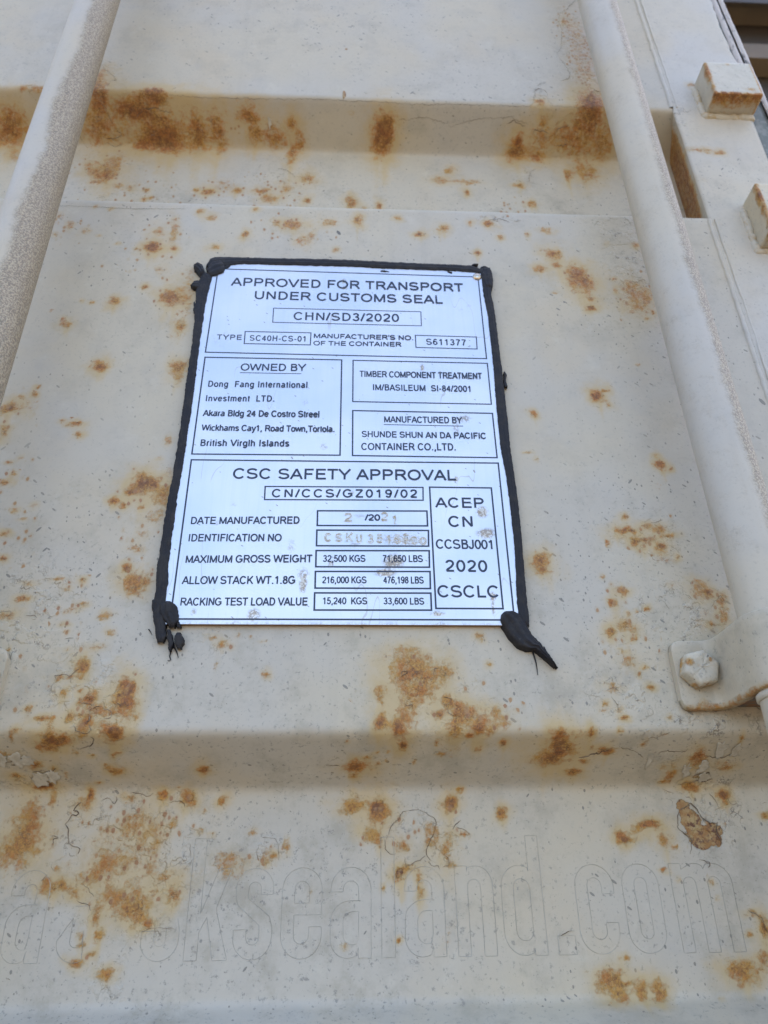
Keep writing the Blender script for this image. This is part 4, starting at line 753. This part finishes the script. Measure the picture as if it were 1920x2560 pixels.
# stamped characters: raised burrs round each struck stroke
n = N('stamped_metal'); sc1 = n.noise(320, 4, .7)
M_STAMP = n.out(n.mix(n.step(sc1, .40, .60), (.82, .86, .88), (.58, .47, .28)), .42, .55, n.bump(n.noise(900, 3), .0002, .8))
n = N('stamped_groove'); M_GROOVE = n.out(n.mix(n.step(n.noise(400, 4, .7), .4, .62), (.66, .72, .78), (.42, .37, .31)), .5, .4)
def stamp(c, x0, x1, yb, yt, tilt=0.0):
    a = ap('S', x0, yb); b = ap('S', x1, yb); t_ = ap('S', (x0 + x1) / 2, yt); hgt = t_[2] - a[2]; adv, pls = GL[c]
    kx = (b[0] - a[0]) / (adv * .85)
    for off, rad, yo in ((.0, .00030, .0002),):
        for side in (-1, 1):
            vs = []; fs = []
            for pl in pls:
                P = np.array([(a[0] + (p[0] - .07) * kx + tilt * p[1] * hgt, a[2] + p[1] * hgt) for p in pl])
                # resample
                d = np.concatenate([[0], np.cumsum(np.hypot(*np.diff(P, axis=0).T))]); tt = np.linspace(0, d[-1], max(6, int(d[-1] / .00035)))
                Q = np.stack([np.interp(tt, d, P[:, 0]), np.interp(tt, d, P[:, 1])], -1)
                TT = np.gradient(Q, axis=0); TT /= np.linalg.norm(TT, axis=1)[:, None] + 1e-9; NN = np.stack([-TT[:, 1], TT[:, 0]], -1)
                w0 = side * .00026; w1 = side * .00062; jj = (rng.random((len(Q), 1)) - .5) * .00016
                rows = [Q + NN * w0, Q + NN * (w0 * .55 + w1 * .45), Q + NN * w1 + jj]; ys = [PY - .00008, PY - .00042, PY - .00005]
                o = len(vs)
                for r_, y_ in zip(rows, ys): vs += [(q[0], y_, q[1]) for q in r_]
                m_ = len(Q)
                for i in range(2):
                    for j in range(m_ - 1): fs.append((o + i * m_ + j, o + i * m_ + j + 1, o + (i + 1) * m_ + j + 1, o + (i + 1) * m_ + j))
            if side == -1: V0, F0 = vs, fs
            else: V1, F1 = vs, fs
        allv = V0 + V1; allf = F0 + [tuple(i + len(V0) for i in f) for f in F1]
        o = mesh('stamped_character', allv, allf, M_STAMP, plate, smooth=True); o['label'] = 'stamped character ' + c
        ink = Ink(); ink.k = -3
        for pl in pls: ink.line([(a[0] + (p[0] - .07) * kx + tilt * p[1] * hgt, a[2] + p[1] * hgt) for p in pl], .00050)
        g_ = ink.build('stamped_groove', M_GROOVE); g_.parent = o
for c, x0, x1, yb, yt in (('2', 420, 520, 228, 118), ('2', 900, 982, 216, 110), ('1', 1040, 1110, 258, 150),
                          ('C', 168, 240, 485, 380), ('S', 306, 386, 485, 385), ('K', 442, 522, 488, 372), ('U', 575, 645, 502, 395), ('3', 725, 795, 505, 395), ('5', 845, 915, 505, 390),
                          ('1', 965, 1030, 520, 405), ('5', 1070, 1150, 510, 400), ('9', 1185, 1250, 515, 385), ('0', 1290, 1365, 520, 425), ('0', 1405, 1480, 525, 435)):
    stamp(c, x0, x1, yb, yt)

# rivet at the upper right corner
n = N('rivet_metal'); M_RIV = n.out(n.mix(n.step(n.noise(300, 3), .4, .6), (.75, .75, .75), (.55, .42, .28)), .25, 1)
c = ap('B', 1200, 262); vs = []; fs = []; nr, na = 8, 24
for i in range(nr + 1):
    a = i / nr * math.pi / 2
    for j in range(na):
        b = j / na * 2 * math.pi; r_ = .0031 * math.sin(a + 1e-3)
        vs.append((c[0] + r_ * math.cos(b), PY - .0017 * math.cos(a), c[2] + r_ * math.sin(b)))
for i in range(nr):
    for j in range(na): fs.append((i * na + j, i * na + (j + 1) % na, (i + 1) * na + (j + 1) % na, (i + 1) * na + j))
mesh('rivet', vs, fs, M_RIV, plate, smooth=True)

# black sealant
n = N('black_sealant'); sa = n.noise(170, 5, .65); sb = n.noise(900, 4, .6)
scol = n.mix(n.step(sa, .45, .62), (.016, .015, .018), (.026, .023, .022))
dust = n.step(n.noise(260, 6, .75, w=3.), .60, .74, 0, .45)
M_SEA = n.out(n.mix(dust, scol, (.10, .085, .07)), .52, 0, n.bump(n.m2('ADD', sa, n.m2('MULTIPLY', sb, .4)), .0006, .8), .25)
def bead(name, rows, hgt=.0022, seed=0, ragged=.0006, base=None):
    """rows: (region, x of one edge, x of other edge, y) or ((x,y),(x,y)) edge pairs; a soft bead with uneven edges"""
    E0 = []; E1 = []
    for r in rows:
        rg, xa, ya, xb, yb = r; a = ap(rg, xa, ya); b = ap(rg, xb, yb); E0.append((a[0], a[2])); E1.append((b[0], b[2]))
    E0 = np.array(E0); E1 = np.array(E1); Cc = (E0 + E1) / 2
    d = np.concatenate([[0], np.cumsum(np.hypot(*np.diff(Cc, axis=0).T))]); tt = np.linspace(0, d[-1], max(8, int(d[-1] / .0006)))
    def res(E): return np.stack([np.interp(tt, d, E[:, 0]), np.interp(tt, d, E[:, 1])], -1)
    e0 = res(E0); e1 = res(E1); ax = e1 - e0; L = np.linalg.norm(ax, axis=1)[:, None] + 1e-9; un = ax / L
    e0 = e0 - un * ((fnoise(tt * 420, tt * 0 + seed, seed, 4) - .42) * ragged * 2)[:, None]; e1 = e1 + un * ((fnoise(tt * 420, tt * 0 + seed + 5, seed + 3, 4) - .42) * ragged * 2)[:, None]
    c_ = np.linspace(0, 1, 15); shape = np.sin(np.pi * c_) ** .55
    shape = shape * (1 + .16 * np.sin(c_ * 19 + seed)) 
    Vv = np.zeros((len(tt), 15, 3)); P = e0[:, None] + (e1 - e0)[:, None] * c_[None, :, None]
    end = np.minimum(1, np.minimum(tt, tt[-1] - tt) / .0022 + .05) ** .5
    hh = (hgt * .62 * (.75 + .5 * fnoise(tt * 70, tt * 0 + 2, seed + 9, 3)) * end)[:, None] * shape[None]
    hh = hh * (.85 + .3 * fnoise(P[..., 0] * 250, P[..., 1] * 250, seed + 13, 4))
    Vv[..., 0] = P[..., 0]; Vv[..., 2] = P[..., 1]; Vv[..., 1] = .0008 - hh - .0037 * np.minimum(1, shape * 3)
    o = grid(name, Vv, M_SEA, plate); return o
def H_(rg, rows): return [(rg, a, y, b, y) for (y, a, b) in rows]
bead('sealant_bead', [('A', 235, 205, 335, 255)] + H_('A', [(300, 205, 325), (400, 170, 300), (500, 172, 272), (700, 158, 245), (900, 135, 212), (1200, 90, 178), (1500, 50, 138), (1800, 8, 92)])
     + H_('C', [(200, 240, 318), (400, 200, 283), (600, 165, 258), (800, 135, 228), (1000, 103, 205), (1100, 97, 210), (1200, 90, 192), (1290, 72, 185), (1400, 68, 190), (1500, 88, 180), (1570, 92, 180), (1612, 110, 160)]), .0016, 1, .0005)
bead('sealant_bead', [('A', 290, 250, 440, 230), ('A', 262, 160, 440, 175), ('A', 300, 95, 420, 160)][1:] + [('A', 350, 78, 400, 175), ('A', 430, 80, 480, 165), ('A', 600, 84, 600, 148), ('A', 900, 92, 900, 155), ('A', 1300, 98, 1300, 165), ('B', 0, 105, 0, 170), ('B', 400, 125, 400, 190), ('B', 700, 140, 700, 200), ('B', 1000, 150, 1000, 212), ('B', 1150, 160, 1150, 222), ('B', 1215, 185, 1215, 232), ('B', 1255, 200, 1235, 235)], .0014, 2, .0005)
bead('sealant_bead', H_('B', [(185, 1225, 1290), (230, 1225, 1330), (300, 1237, 1345), (360, 1245, 1335), (420, 1252, 1330), (500, 1268, 1350), (600, 1292, 1365), (800, 1312, 1390), (1000, 1335, 1416), (1200, 1350, 1440), (1400, 1365, 1465), (1600, 1382, 1486), (1800, 1405, 1503)])
     + H_('D', [(200, 1195, 1265), (400, 1222, 1293), (600, 1245, 1312), (800, 1262, 1330), (1000, 1270, 1346), (1150, 1276, 1360), (1250, 1290, 1375), (1320, 1320, 1375)]), .0016, 3, .0003)
bead('sealant_blob', [('D', 1160, 1240, 1190, 1210), ('D', 1150, 1290, 1260, 1205), ('D', 1185, 1345, 1320, 1240), ('D', 1225, 1410, 1365, 1320), ('D', 1285, 1475, 1400, 1390), ('D', 1350, 1500, 1430, 1430), ('D', 1405, 1500, 1460, 1450), ('D', 1440, 1520, 1480, 1500), ('D', 1485, 1560, 1510, 1530), ('D', 1520, 1590, 1540, 1575), ('D', 1565, 1625, 1575, 1615)], .0034, 4, .0004)
bead('sealant_blob', H_('C', [(1272, 165, 225), (1290, 140, 250), (1320, 122, 278), (1350, 118, 292), (1385, 125, 298), (1415, 145, 298), (1445, 172, 285), (1470, 200, 262), (1490, 215, 245)]), .0030, 5, .0008)
bead('sealant_blob', H_('C', [(1440, 262, 292), (1465, 268, 305), (1490, 272, 306)]), .0012, 17, .0005)
bead('sealant_blob', [('C', 275, 1530, 310, 1530), ('C', 245, 1560, 325, 1560), ('C', 245, 1610, 332, 1610), ('C', 262, 1650, 315, 1650), ('C', 280, 1665, 300, 1665)], .0011, 6, .0010)
bead('sealant_blob', [('C', 195, 1505, 215, 1505), ('C', 190, 1550, 232, 1550), ('C', 190, 1590, 240, 1600), ('C', 205, 1640, 235, 1645), ('C', 208, 1680, 222, 1680)], .0010, 7, .0007)
bead('sealant_blob', [('A', 160, 190, 160, 150), ('A', 175, 205, 200, 132), ('A', 190, 225, 245, 160), ('A', 220, 260, 265, 215)], .0030, 8, .0005)
bead('sealant_blob', [('A', 130, 340, 130, 335), ('A', 165, 300, 150, 360), ('A', 195, 290, 195, 370), ('A', 225, 300, 225, 370)], .0016, 12, .0004)
bead('sealant_blob', [('A', 270, 190, 300, 260), ('A', 330, 120, 360, 262), ('A', 400, 110, 430, 230), ('A', 430, 130, 445, 195)], .0028, 13, .0006)
bead('sealant_blob', H_('B', [(1115, 1440, 1450), (1150, 1445, 1470), (1200, 1442, 1458), (1250, 1445, 1475)]), .0008, 9, .0003)
bead('sealant_blob', H_('B', [(180, 1255, 1320), (240, 1235, 1340), (300, 1245, 1352), (365, 1265, 1335)]), .0026, 10, .0006)
for i, q in enumerate([[('D', 1470, 1500, 1480, 1470), ('D', 1500, 1545, 1515, 1520), ('D', 1530, 1585, 1548, 1565)], [('D', 1545, 1592, 1552, 1585), ('D', 1562, 1610, 1572, 1600), ('D', 1580, 1632, 1584, 1628)], [('D', 1372, 1395, 1385, 1380), ('D', 1430, 1450, 1445, 1435), ('D', 1480, 1500, 1490, 1490)],
                       [('B', 1150, 150, 1150, 162), ('B', 1180, 142, 1180, 156), ('B', 1210, 138, 1210, 148)], [('B', 1230, 170, 1235, 190), ('B', 1270, 165, 1275, 190), ('B', 1305, 180, 1300, 205)], [('A', 430, 150, 440, 190), ('A', 470, 140, 478, 180), ('A', 492, 150, 494, 160)], [('B', 330, 205, 330, 212), ('B', 370, 208, 370, 216), ('B', 410, 212, 410, 218)], [('B', 930, 212, 935, 224), ('B', 975, 220, 975, 230)],
                       [('C', 95, 1250, 70, 1262), ('C', 92, 1300, 62, 1310), ('C', 95, 1340, 66, 1345)], [('A', 170, 480, 160, 490), ('A', 185, 540, 160, 545), ('A', 182, 590, 165, 600)], [('C', 112, 1555, 100, 1500), ('C', 160, 1600, 150, 1500), ('C', 182, 1560, 180, 1510)]]):
    bead('sealant_smear', q, .0008, 30 + i, .0008)
def hair(pts, rg, r0):
    P = np.array([ap(rg, *p) for p in pts]); P[:, 1] = -.0006; d = np.concatenate([[0], np.cumsum(np.linalg.norm(np.diff(P, axis=0), axis=1))]); t_ = np.linspace(0, d[-1], 24)
    Q = np.stack([np.interp(t_, d, P[:, k]) for k in range(3)], -1)
    tube(Q, np.linspace(r0, r0 * .3, 24), 6, 0, 'sealant_strand', M_SEA, plate)
hair([(222, 1640), (212, 1690), (205, 1715), (215, 1745), (200, 1756), (188, 1748)], 'C', .0005)
hair([(235, 1620), (250, 1655), (268, 1690), (278, 1730)], 'C', .0005)
hair([(1400, 1490), (1415, 1530), (1430, 1580), (1438, 1630), (1443, 1672)], 'D', .0005)
hair([(30, 1490), (45, 1510), (60, 1540)], 'C', .0003)

# ------------------------------------------------------------------ locking bars
def bar(x, y, r, label, grit):
    t = empty('locking_bar', (x, y, -1.3), label, 'locking bar', 'upright locking bars on the door')
    z = np.concatenate([np.arange(-1.3, -.35, .03), np.arange(-.35, .75, .003), np.arange(.76, 1.1, .03)]); th = np.linspace(0, 2 * np.pi, 64, endpoint=False)
    Zg, Tg = np.meshgrid(z, th, indexing='ij'); bow = .0004 * np.sin(Zg * 9 + x * 20)
    rr = r * (1 + (fnoise(Tg * 3, Zg * 40, 15, 3) - .5) * .01)
    Vv = np.stack([x + bow + rr * np.sin(Tg), y - rr * np.cos(Tg), Zg], -1)
    G = grit(Tg, Zg)
    grid('bar_tube', Vv, M_BAR, t, attrs=dict(grit=G), closed=True, flip=False)
    return t
def gL(T, Z_):   # T: 0 = towards the viewer, + = right
    a = (T + np.pi) % (2 * np.pi) - np.pi
    e = a - (.10 + .9 * (fnoise(Z_ * 14, Z_ * 0, 71, 4) - .5) + np.clip((Z_ - .15) * 1.3, -.25, .6))
    return np.clip(.5 + e * 1.6, 0, 1) * np.clip(1.3 - np.clip(Z_ - .5, 0, 1) * 2, 0, 1)
def gR(T, Z_):
    a = (T + np.pi) % (2 * np.pi) - np.pi
    e = a - (.16 + .30 * (fnoise(Z_ * 12, Z_ * 0 + 3, 72, 4) - .5))
    return np.clip(.40 + e * 1.5, 0, .9) * (a > -.5) + .22 * (a <= -.1)
barL = bar(-.199, -.0455, .0150, 'left locking bar, smooth blue-grey paint giving way to gritty beige crust', gL)
barR = bar(.2065, -.038, .0147, 'right locking bar, smooth pale paint with a sandy streak along its right side', gR)

# ------------------------------------------------------------------ bar brackets
def const_attrs(V, rust=0., rough=0., dirt_shade=.5, spots=0.):
    s = V.shape[:2]; return dict(halo=np.full(s, 0.), rust=np.full(s, rust), rough=np.full(s, rough), dirt_shade=np.full(s, dirt_shade), spots=np.full(s, spots), chip=np.zeros(s))
def bracket(sx, bx, by, r, x_in, z0, z1, label):
    """strap over the bar with a flat bolted ear on each side. sx: +1 ear towards -x first"""
    t = empty('bar_bracket', (bx, 0, (z0 + z1) / 2), label, 'bracket', 'brackets holding the locking bars')
    ro = r + .0018
    w_in = abs(bx - x_in)
    half = [(-w_in, -.0052), (-w_in + .014, -.0054), (-ro - .0035, -.0058), (-ro - .0012, -.0085), (-ro - .0002, -.013), (-ro, by * .6)]
    arcs = [(ro * -math.cos(a), by - ro * math.sin(a)) for a in np.linspace(0, math.pi, 24)]
    line = half + [(-ro, by)] + arcs[1:-1] + [(ro, by)] + [(-p[0], p[1]) for p in half[::-1]]
    P = dense(np.array(line), 150); P[:, 0] = P[:, 0] * sx + bx
    # soften
    for _ in range(3): P[1:-1] = (P[:-2] + 2 * P[1:-1] + P[2:]) / 4
    zc = (z0 + z1) / 2; hh = (z1 - z0) / 2; th = .0046
    d = np.abs(P[:, 0] - bx); edge = np.clip((w_in - d) / .005, 0, 1); cut = .005 * (1 - np.sqrt(np.clip(1 - (1 - edge) ** 2, 0, 1)))   # rounded ear corners
    T_ = np.gradient(P, axis=0); T_ /= np.linalg.norm(T_, axis=1)[:, None]; Nn = np.stack([T_[:, 1], -T_[:, 0]], -1) * (1 if sx > 0 else -1)
    prof_ = [(-1, 1.0), (-1, .25), (-.992, .06), (-.975, 0), (0, 0), (.975, 0), (.992, .06), (1, .25), (1, 1.0), (0, 1.0)]
    cc = []
    for (u, dpt) in [(-1, 1.0), (-1, .3), (-.985, .08), (-.955, 0)] + [(v, 0) for v in np.linspace(-.8, .8, 14)] + [(.955, 0), (.985, .08), (1, .3), (1, 1.0)]:
        zz = zc + u * (hh - cut); q = P - Nn * (dpt * th)
        # Nn points out of the door (towards viewer) -> body lies behind the outer face
        cc.append(np.stack([q[:, 0], q[:, 1], zz], -1))
    Vv = np.stack(cc, 1)
    s = Vv.shape[:2]; X_, Z_ = Vv[..., 0], Vv[..., 2]
    low = np.clip((zc - hh * .86 - Z_) / .002, 0, 1)
    at_ = const_attrs(Vv, dirt_shade=.55, rough=.0); at_['rust'] = np.clip(low * .55 + .5 * np.exp(-((X_ - (bx - sx * (w_in - .011))) ** 2 + (Z_ - (z0 + .004)) ** 2) / .0025 ** 2), 0, 1)
    at_['halo'] = at_['rust']
    grid('strap', Vv, M_PLAIN, t, attrs=at_, closed=True, flip=(sx < 0))
    # dark liner between bar and door inside the strap, and a collar on the bar below it
    lx = bx - sx * (r + .0006); zb_ = z0 + .0022
    Q = np.array([[(lx, by * .95, z) , (lx, -.014, z), (bx - sx * (r + .0030), -.0065, z), (bx - sx * (r + .0075), -.0012, z), (bx + sx * .004, -.0012, z), (bx + sx * .004, by * .6, z)] for z in (zb_, zb_ + .028)])
    vs = [tuple(q) for q in Q.reshape(-1, 3)]; fs = [(0, 1, 2, 3, 4, 5), (11, 10, 9, 8, 7, 6)] + [(i, (i + 1) % 6, 6 + (i + 1) % 6, 6 + i) for i in range(6)]
    mesh('strap_liner', vs, fs, M_LINER, t)
    zc_ = np.array([z0 - .0042, z0 - .0040, z0 - .0036, z0 - .0012, z0 - .0006, z0 - .0004]); tube(np.stack([np.full(6, bx), np.full(6, by), zc_], -1), r + np.array([-.001, .0003, .0009, .0009, .0003, -.001]), 48, 0, 'collar', M_BAR, t)
    # end faces of the ears
    for e in (0, -1):
        ring = Vv[e]; c0 = ring.mean(0); vs = [tuple(c0)] + [tuple(p) for p in ring]; fs = [(0, i + 1, (i + 1) % len(ring) + 1) for i in range(len(ring))]
        mesh('strap_end', vs, fs, M_PLAIN, t)
    # bolts: hexagonal, chamfered, thick with paint
    for s_ in (-1, 1):
        cx = bx + s_ * sx * (w_in - .0105); cz = zc + .0012
        vs = []; fs = []; R0 = .0098; lev = [(0, 1.0), (.0050, 1.0), (.0062, .985), (.0072, .93), (.0078, .82), (.0079, .55), (.0076, .42), (.0077, .2), (.0077, .02)]
        na = 48
        for (dy, k) in lev:
            for j in range(na):
                a = 2 * math.pi * j / na + .25; hexr = math.cos(math.pi / 6) / math.cos((a - .25) % (math.pi / 3) - math.pi / 6)
                hexr = hexr * (1 - .0) if k > .9 else .86 + (hexr - .86) * .3
                rr = R0 * k * (hexr * .94 + .05) * (1 + .025 * (lattice_noise(np.array([j * .6]), np.array([dy * 900]), 5)[0] - .5))
                vs.append((cx + rr * math.cos(a), -.0056 - dy - .0005 * lattice_noise(np.array([j * .9]), np.array([dy * 1500 + 2]), 6)[0], cz + rr * math.sin(a)))
        for i in range(len(lev) - 1):
            for j in range(na): fs.append((i * na + j, i * na + (j + 1) % na, (i + 1) * na + (j + 1) % na, (i + 1) * na + j))
        nv = len(vs)
        aR_ = np.zeros(nv); 
        for i_, v_ in enumerate(vs):
            aR_[i_] = .9 * math.exp(-((v_[0] - cx + .0062) ** 2 + (v_[2] - cz - .003) ** 2) / .0020 ** 2) + (.6 if v_[1] > -.0085 else 0) * (.5 + .5 * random.random()) + .35 * math.exp(-((v_[2] - cz + .008) ** 2) / .001 ** 2)
        o = mesh('bolt', vs, fs, M_BOLT, t, smooth=True, attrs=dict(halo=np.clip(aR_, 0, 1), rust=np.clip(aR_, 0, 1), dirt_shade=np.full(nv, .6), rough=np.full(nv, .25), spots=np.full(nv, .12), chip=np.zeros(nv)))
    return t
n = N('liner'); M_LINER = n.out(n.mix(n.step(n.noise(200, 5, .7), .45, .6), (.16, .13, .10), (.23, .11, .045)), .8)
M_BOLT = paint_material('painted_bolt', tint=(1.14, 1.17, 1.22))
brR = bracket(1, .2065, -.038, .0147, .1690, -.1757, -.1400, 'right bar bracket with a painted hexagon bolt on its ear')
brL = bracket(-1, -.199, -.0455, .0150, -.1655, -.1790, -.1445, 'left bar bracket, only the corner of its ear in view at the left edge')

# thick paint fillet round the right ear
n_ = [(.1690, -.1400 + .0004), (.1688, -.150), (.1685, -.165), (.1690, -.174), (.1720, -.1762), (.180, -.1765), (.188, -.1762)]
M_FIL = M_CRACKF

# ------------------------------------------------------------------ square steel lugs on the post
def lug(x0, x1, z0, z1, p, label, seed):
    t = empty('steel_lug', ((x0 + x1) / 2, 0, (z0 + z1) / 2), label, 'steel lug', 'square steel lugs welded to the door edge')
    nn = 26; r_ = .0014
    def face(u, v):  # unit cube surface rounded, mapped
        return
    # rounded box from a subdivided cube
    import bmesh
    bm = bmesh.new(); bmesh.ops.create_cube(bm, size=2)
    bmesh.ops.subdivide_edges(bm, edges=bm.edges[:], cuts=nn, use_grid_fill=True)
    hx, hz, hy = (x1 - x0) / 2, (z1 - z0) / 2, p / 2 + .001
    rr = r_
    for v in bm.verts:
        q = np.array([v.co.x * hx, v.co.y * hy, v.co.z * hz]); inner = np.clip(q, [-hx + rr, -hy + rr, -hz + rr], [hx - rr, hy - rr, hz - rr]); d = q - inner; L = np.linalg.norm(d)
        if L > 1e-9: q = inner + d / L * rr
        q += (fnoise(np.array([q[0] * 300 + seed]), np.array([q[2] * 300 + q[1] * 170]), 33, 3)[0] - .5) * .0006
        v.co = Vector((q[0] + (x0 + x1) / 2, q[1] - p / 2 + .001, q[2] + (z0 + z1) / 2))
    me = bpy.data.meshes.new('block'); bm.to_mesh(me); bm.free()
    co = np.array([v.co[:] for v in me.vertices]); nv = len(co)
    fr = co[:, 1] < -p + .0012
    dl = co[:, 0] - x0; db = co[:, 2] - z0; dr = x1 - co[:, 0]; dt = z1 - co[:, 2]; dy = co[:, 1] + p
    nz_ = fnoise(co[:, 0] * 200 + seed, co[:, 2] * 200 + co[:, 1] * 150, 9, 3)
    rust = np.zeros(nv)
    eb = np.exp(-np.hypot(np.clip(db, 0, 1), np.clip(dy, 0, 1) * .22) / .0016)       # lower front arris, running down the underside
    el = np.exp(-np.hypot(np.clip(dl, 0, 1), np.clip(dy, 0, 1) * .8) / .0016)
    under = (db < .0016) * np.clip(1.25 - dy / (p * .62), 0, 1.1)
    side = (dl < .0016) * np.clip(.95 - dy / (p * .35), 0, .8) * (.5 + nz_)
    sider = (dr < .0016) * .9
    rust = np.maximum.reduce([eb * 1.2, el * 1.1, under * 1.15, side, sider * .8, .8 * np.exp(-((co[:, 0] - x0 - .020) ** 2 + (co[:, 2] - z1 + .003) ** 2) / .0022 ** 2) * fr, .75 * np.exp(-((co[:, 0] - x0 - .032) ** 2 / .006 ** 2 + (co[:, 2] - z0 - .007) ** 2 / .0025 ** 2)) * fr]) * (.75 + .6 * (nz_ - .3))
    for k_, a_ in dict(halo=np.clip(rust * 1.1, 0, 1), rust=np.clip(rust, 0, 1.25), dirt_shade=np.full(nv, .3), rough=np.full(nv, .15), spots=np.zeros(nv), chip=np.zeros(nv)).items():
        aa = me.attributes.new(k_, 'FLOAT', 'POINT'); aa.data.foreach_set('value', a_.astype(np.float32))
    me.polygons.foreach_set('use_smooth', [True] * len(me.polygons)); me.materials.append(M_LUG)
    o = bpy.data.objects.new('block', me); COL.objects.link(o); o.parent = t
    # weld fillets round the foot
    def fil(a, b, rad, sd):
        m_ = 30; s = np.linspace(0, 1, m_)[:, None]; Q = np.array(a)[None] * (1 - s) + np.array(b)[None] * s
        Q[:, 0] += (fnoise(s[:, 0] * 9, s[:, 0] * 0, sd) - .5) * .0010; Q[:, 2] += (fnoise(s[:, 0] * 9, s[:, 0] * 0 + 4, sd) - .5) * .0010
        sm = np.full(m_, .0)
        tube(Q, rad * (.75 + .6 * fnoise(s[:, 0] * 12, s[:, 0] * 0, sd + 2)) * np.clip(np.minimum(s[:, 0], 1 - s[:, 0]) / .07 + .02, 0, 1) ** .5, 10, .1, 'weld_bead', M_WELD, t)
    fil((x0 - .0018, .0004, z0 - .005), (x0 - .0022, .0004, z1 - .006), .0030, seed + 1)
    fil((x0 - .005, .0004, z0 - .0026), (x1 + .001, .0004, z0 - .0026), .0034, seed + 5)
    return t
n = N('weld_paint'); M_WELD = n.out(n.mix(n.step(n.noise(120, 5, .7), .5, .68), (.52, .47, .37), (.42, .31, .16)), .6, 0, n.bump(n.noise(220, 4), .0008, .8))
M_LUG = paint_material('painted_lug', tint=(1.15, 1.16, 1.15))
lug(.2958, .3365, .3210, .3655, .0195, 'upper square steel lug with a dark rusty underside, white paint on its face', 3)
lug(.2990, .3400, .1610, .2100, .0195, 'lower square steel lug cut by the right edge of the picture, rusty left corner', 11)

# ------------------------------------------------------------------ container body behind the door, ground, neighbours
n = N('container_paint'); M_BODY = n.out(n.mix(n.step(n.noise(5, 4), .4, .6), (.42, .41, .39), (.35, .33, .29)), .6)
body = empty('container_body', (-.6, 1.5, -1.4), 'pale grey steel container body standing behind its own door', 'container')
def box(name, x0, x1, y0, y1, z0, z1, mat, parent):
    v = [(x0, y0, z0), (x1, y0, z0), (x1, y1, z0), (x0, y1, z0), (x0, y0, z1), (x1, y0, z1), (x1, y1, z1), (x0, y1, z1)]
    return mesh(name, v, [(0, 1, 5, 4), (1, 2, 6, 5), (2, 3, 7, 6), (3, 0, 4, 7), (4, 5, 6, 7), (3, 2, 1, 0)], mat, parent)
box('container_box', -2.1, .345, .062, 6.0, -1.40, 1.16, M_BODY, body)
box('top_rail', -2.1, .350, -.02, .058, 1.115, 1.16, M_BODY, body)

n = N('sandy_ground'); gn = n.noise(1.5, 6, .6); gf = n.noise(40, 5, .7)
gcol = n.mix(n.step(gn, .4, .62), (.134, .108, .078), (.105, .085, .062)); gcol = n.mix(n.step(gf, .5, .7, 0, .4), gcol, (.16, .12, .08))
M_GND = n.out(gcol, .95, 0, n.bump(gf, .01, .6))
g = mesh('ground', [(-150, -150, -1.45), (150, -150, -1.45), (150, 150, -1.45), (-150, 150, -1.45)], [(0, 1, 2, 3)], M_GND); g['kind'] = 'structure'

# brown container stacked behind to the right, out of focus: pressed horizontal bands on its end
n = N('brown_container_paint'); M_BROWN = n.out(n.mix(n.step(n.noise(6, 4), .4, .6), (.040, .028, .017), (.032, .023, .014)), .55)
n = N('brown_container_rail_paint'); M_TAN = n.out(n.mix(n.step(n.noise(9, 4), .4, .6), (.14, .10, .055), (.12, .085, .048)), .6)
bc = empty('brown_container', (2.0, .8, 1.2), 'dark brown container with ochre rails, blurred beyond the door edge', 'container')
X0b, X1b = .72, 3.1
zz_ = np.array([1.16, 1.30, 1.30, 1.60, 1.60, 1.875]); 
box('end_panel', X0b, X1b, .84, 3.0, 1.20, 3.75, M_BROWN, bc)
box('end_rail', X0b, X1b, .785, .838, 1.855, 1.925, M_TAN, bc)
box('end_rail', X0b, X1b, .775, .838, 2.125, 2.30, M_TAN, bc)
box('bottom_rail', X0b, X1b, .775, .838, 1.20, 1.33, M_TAN, bc)
box('end_lip', X0b, X1b, .76, .7725, 2.095, 2.122, M_BROWN, bc)

for o in [o for o in sc.objects if o.type == 'EMPTY']:
    adopt(o)
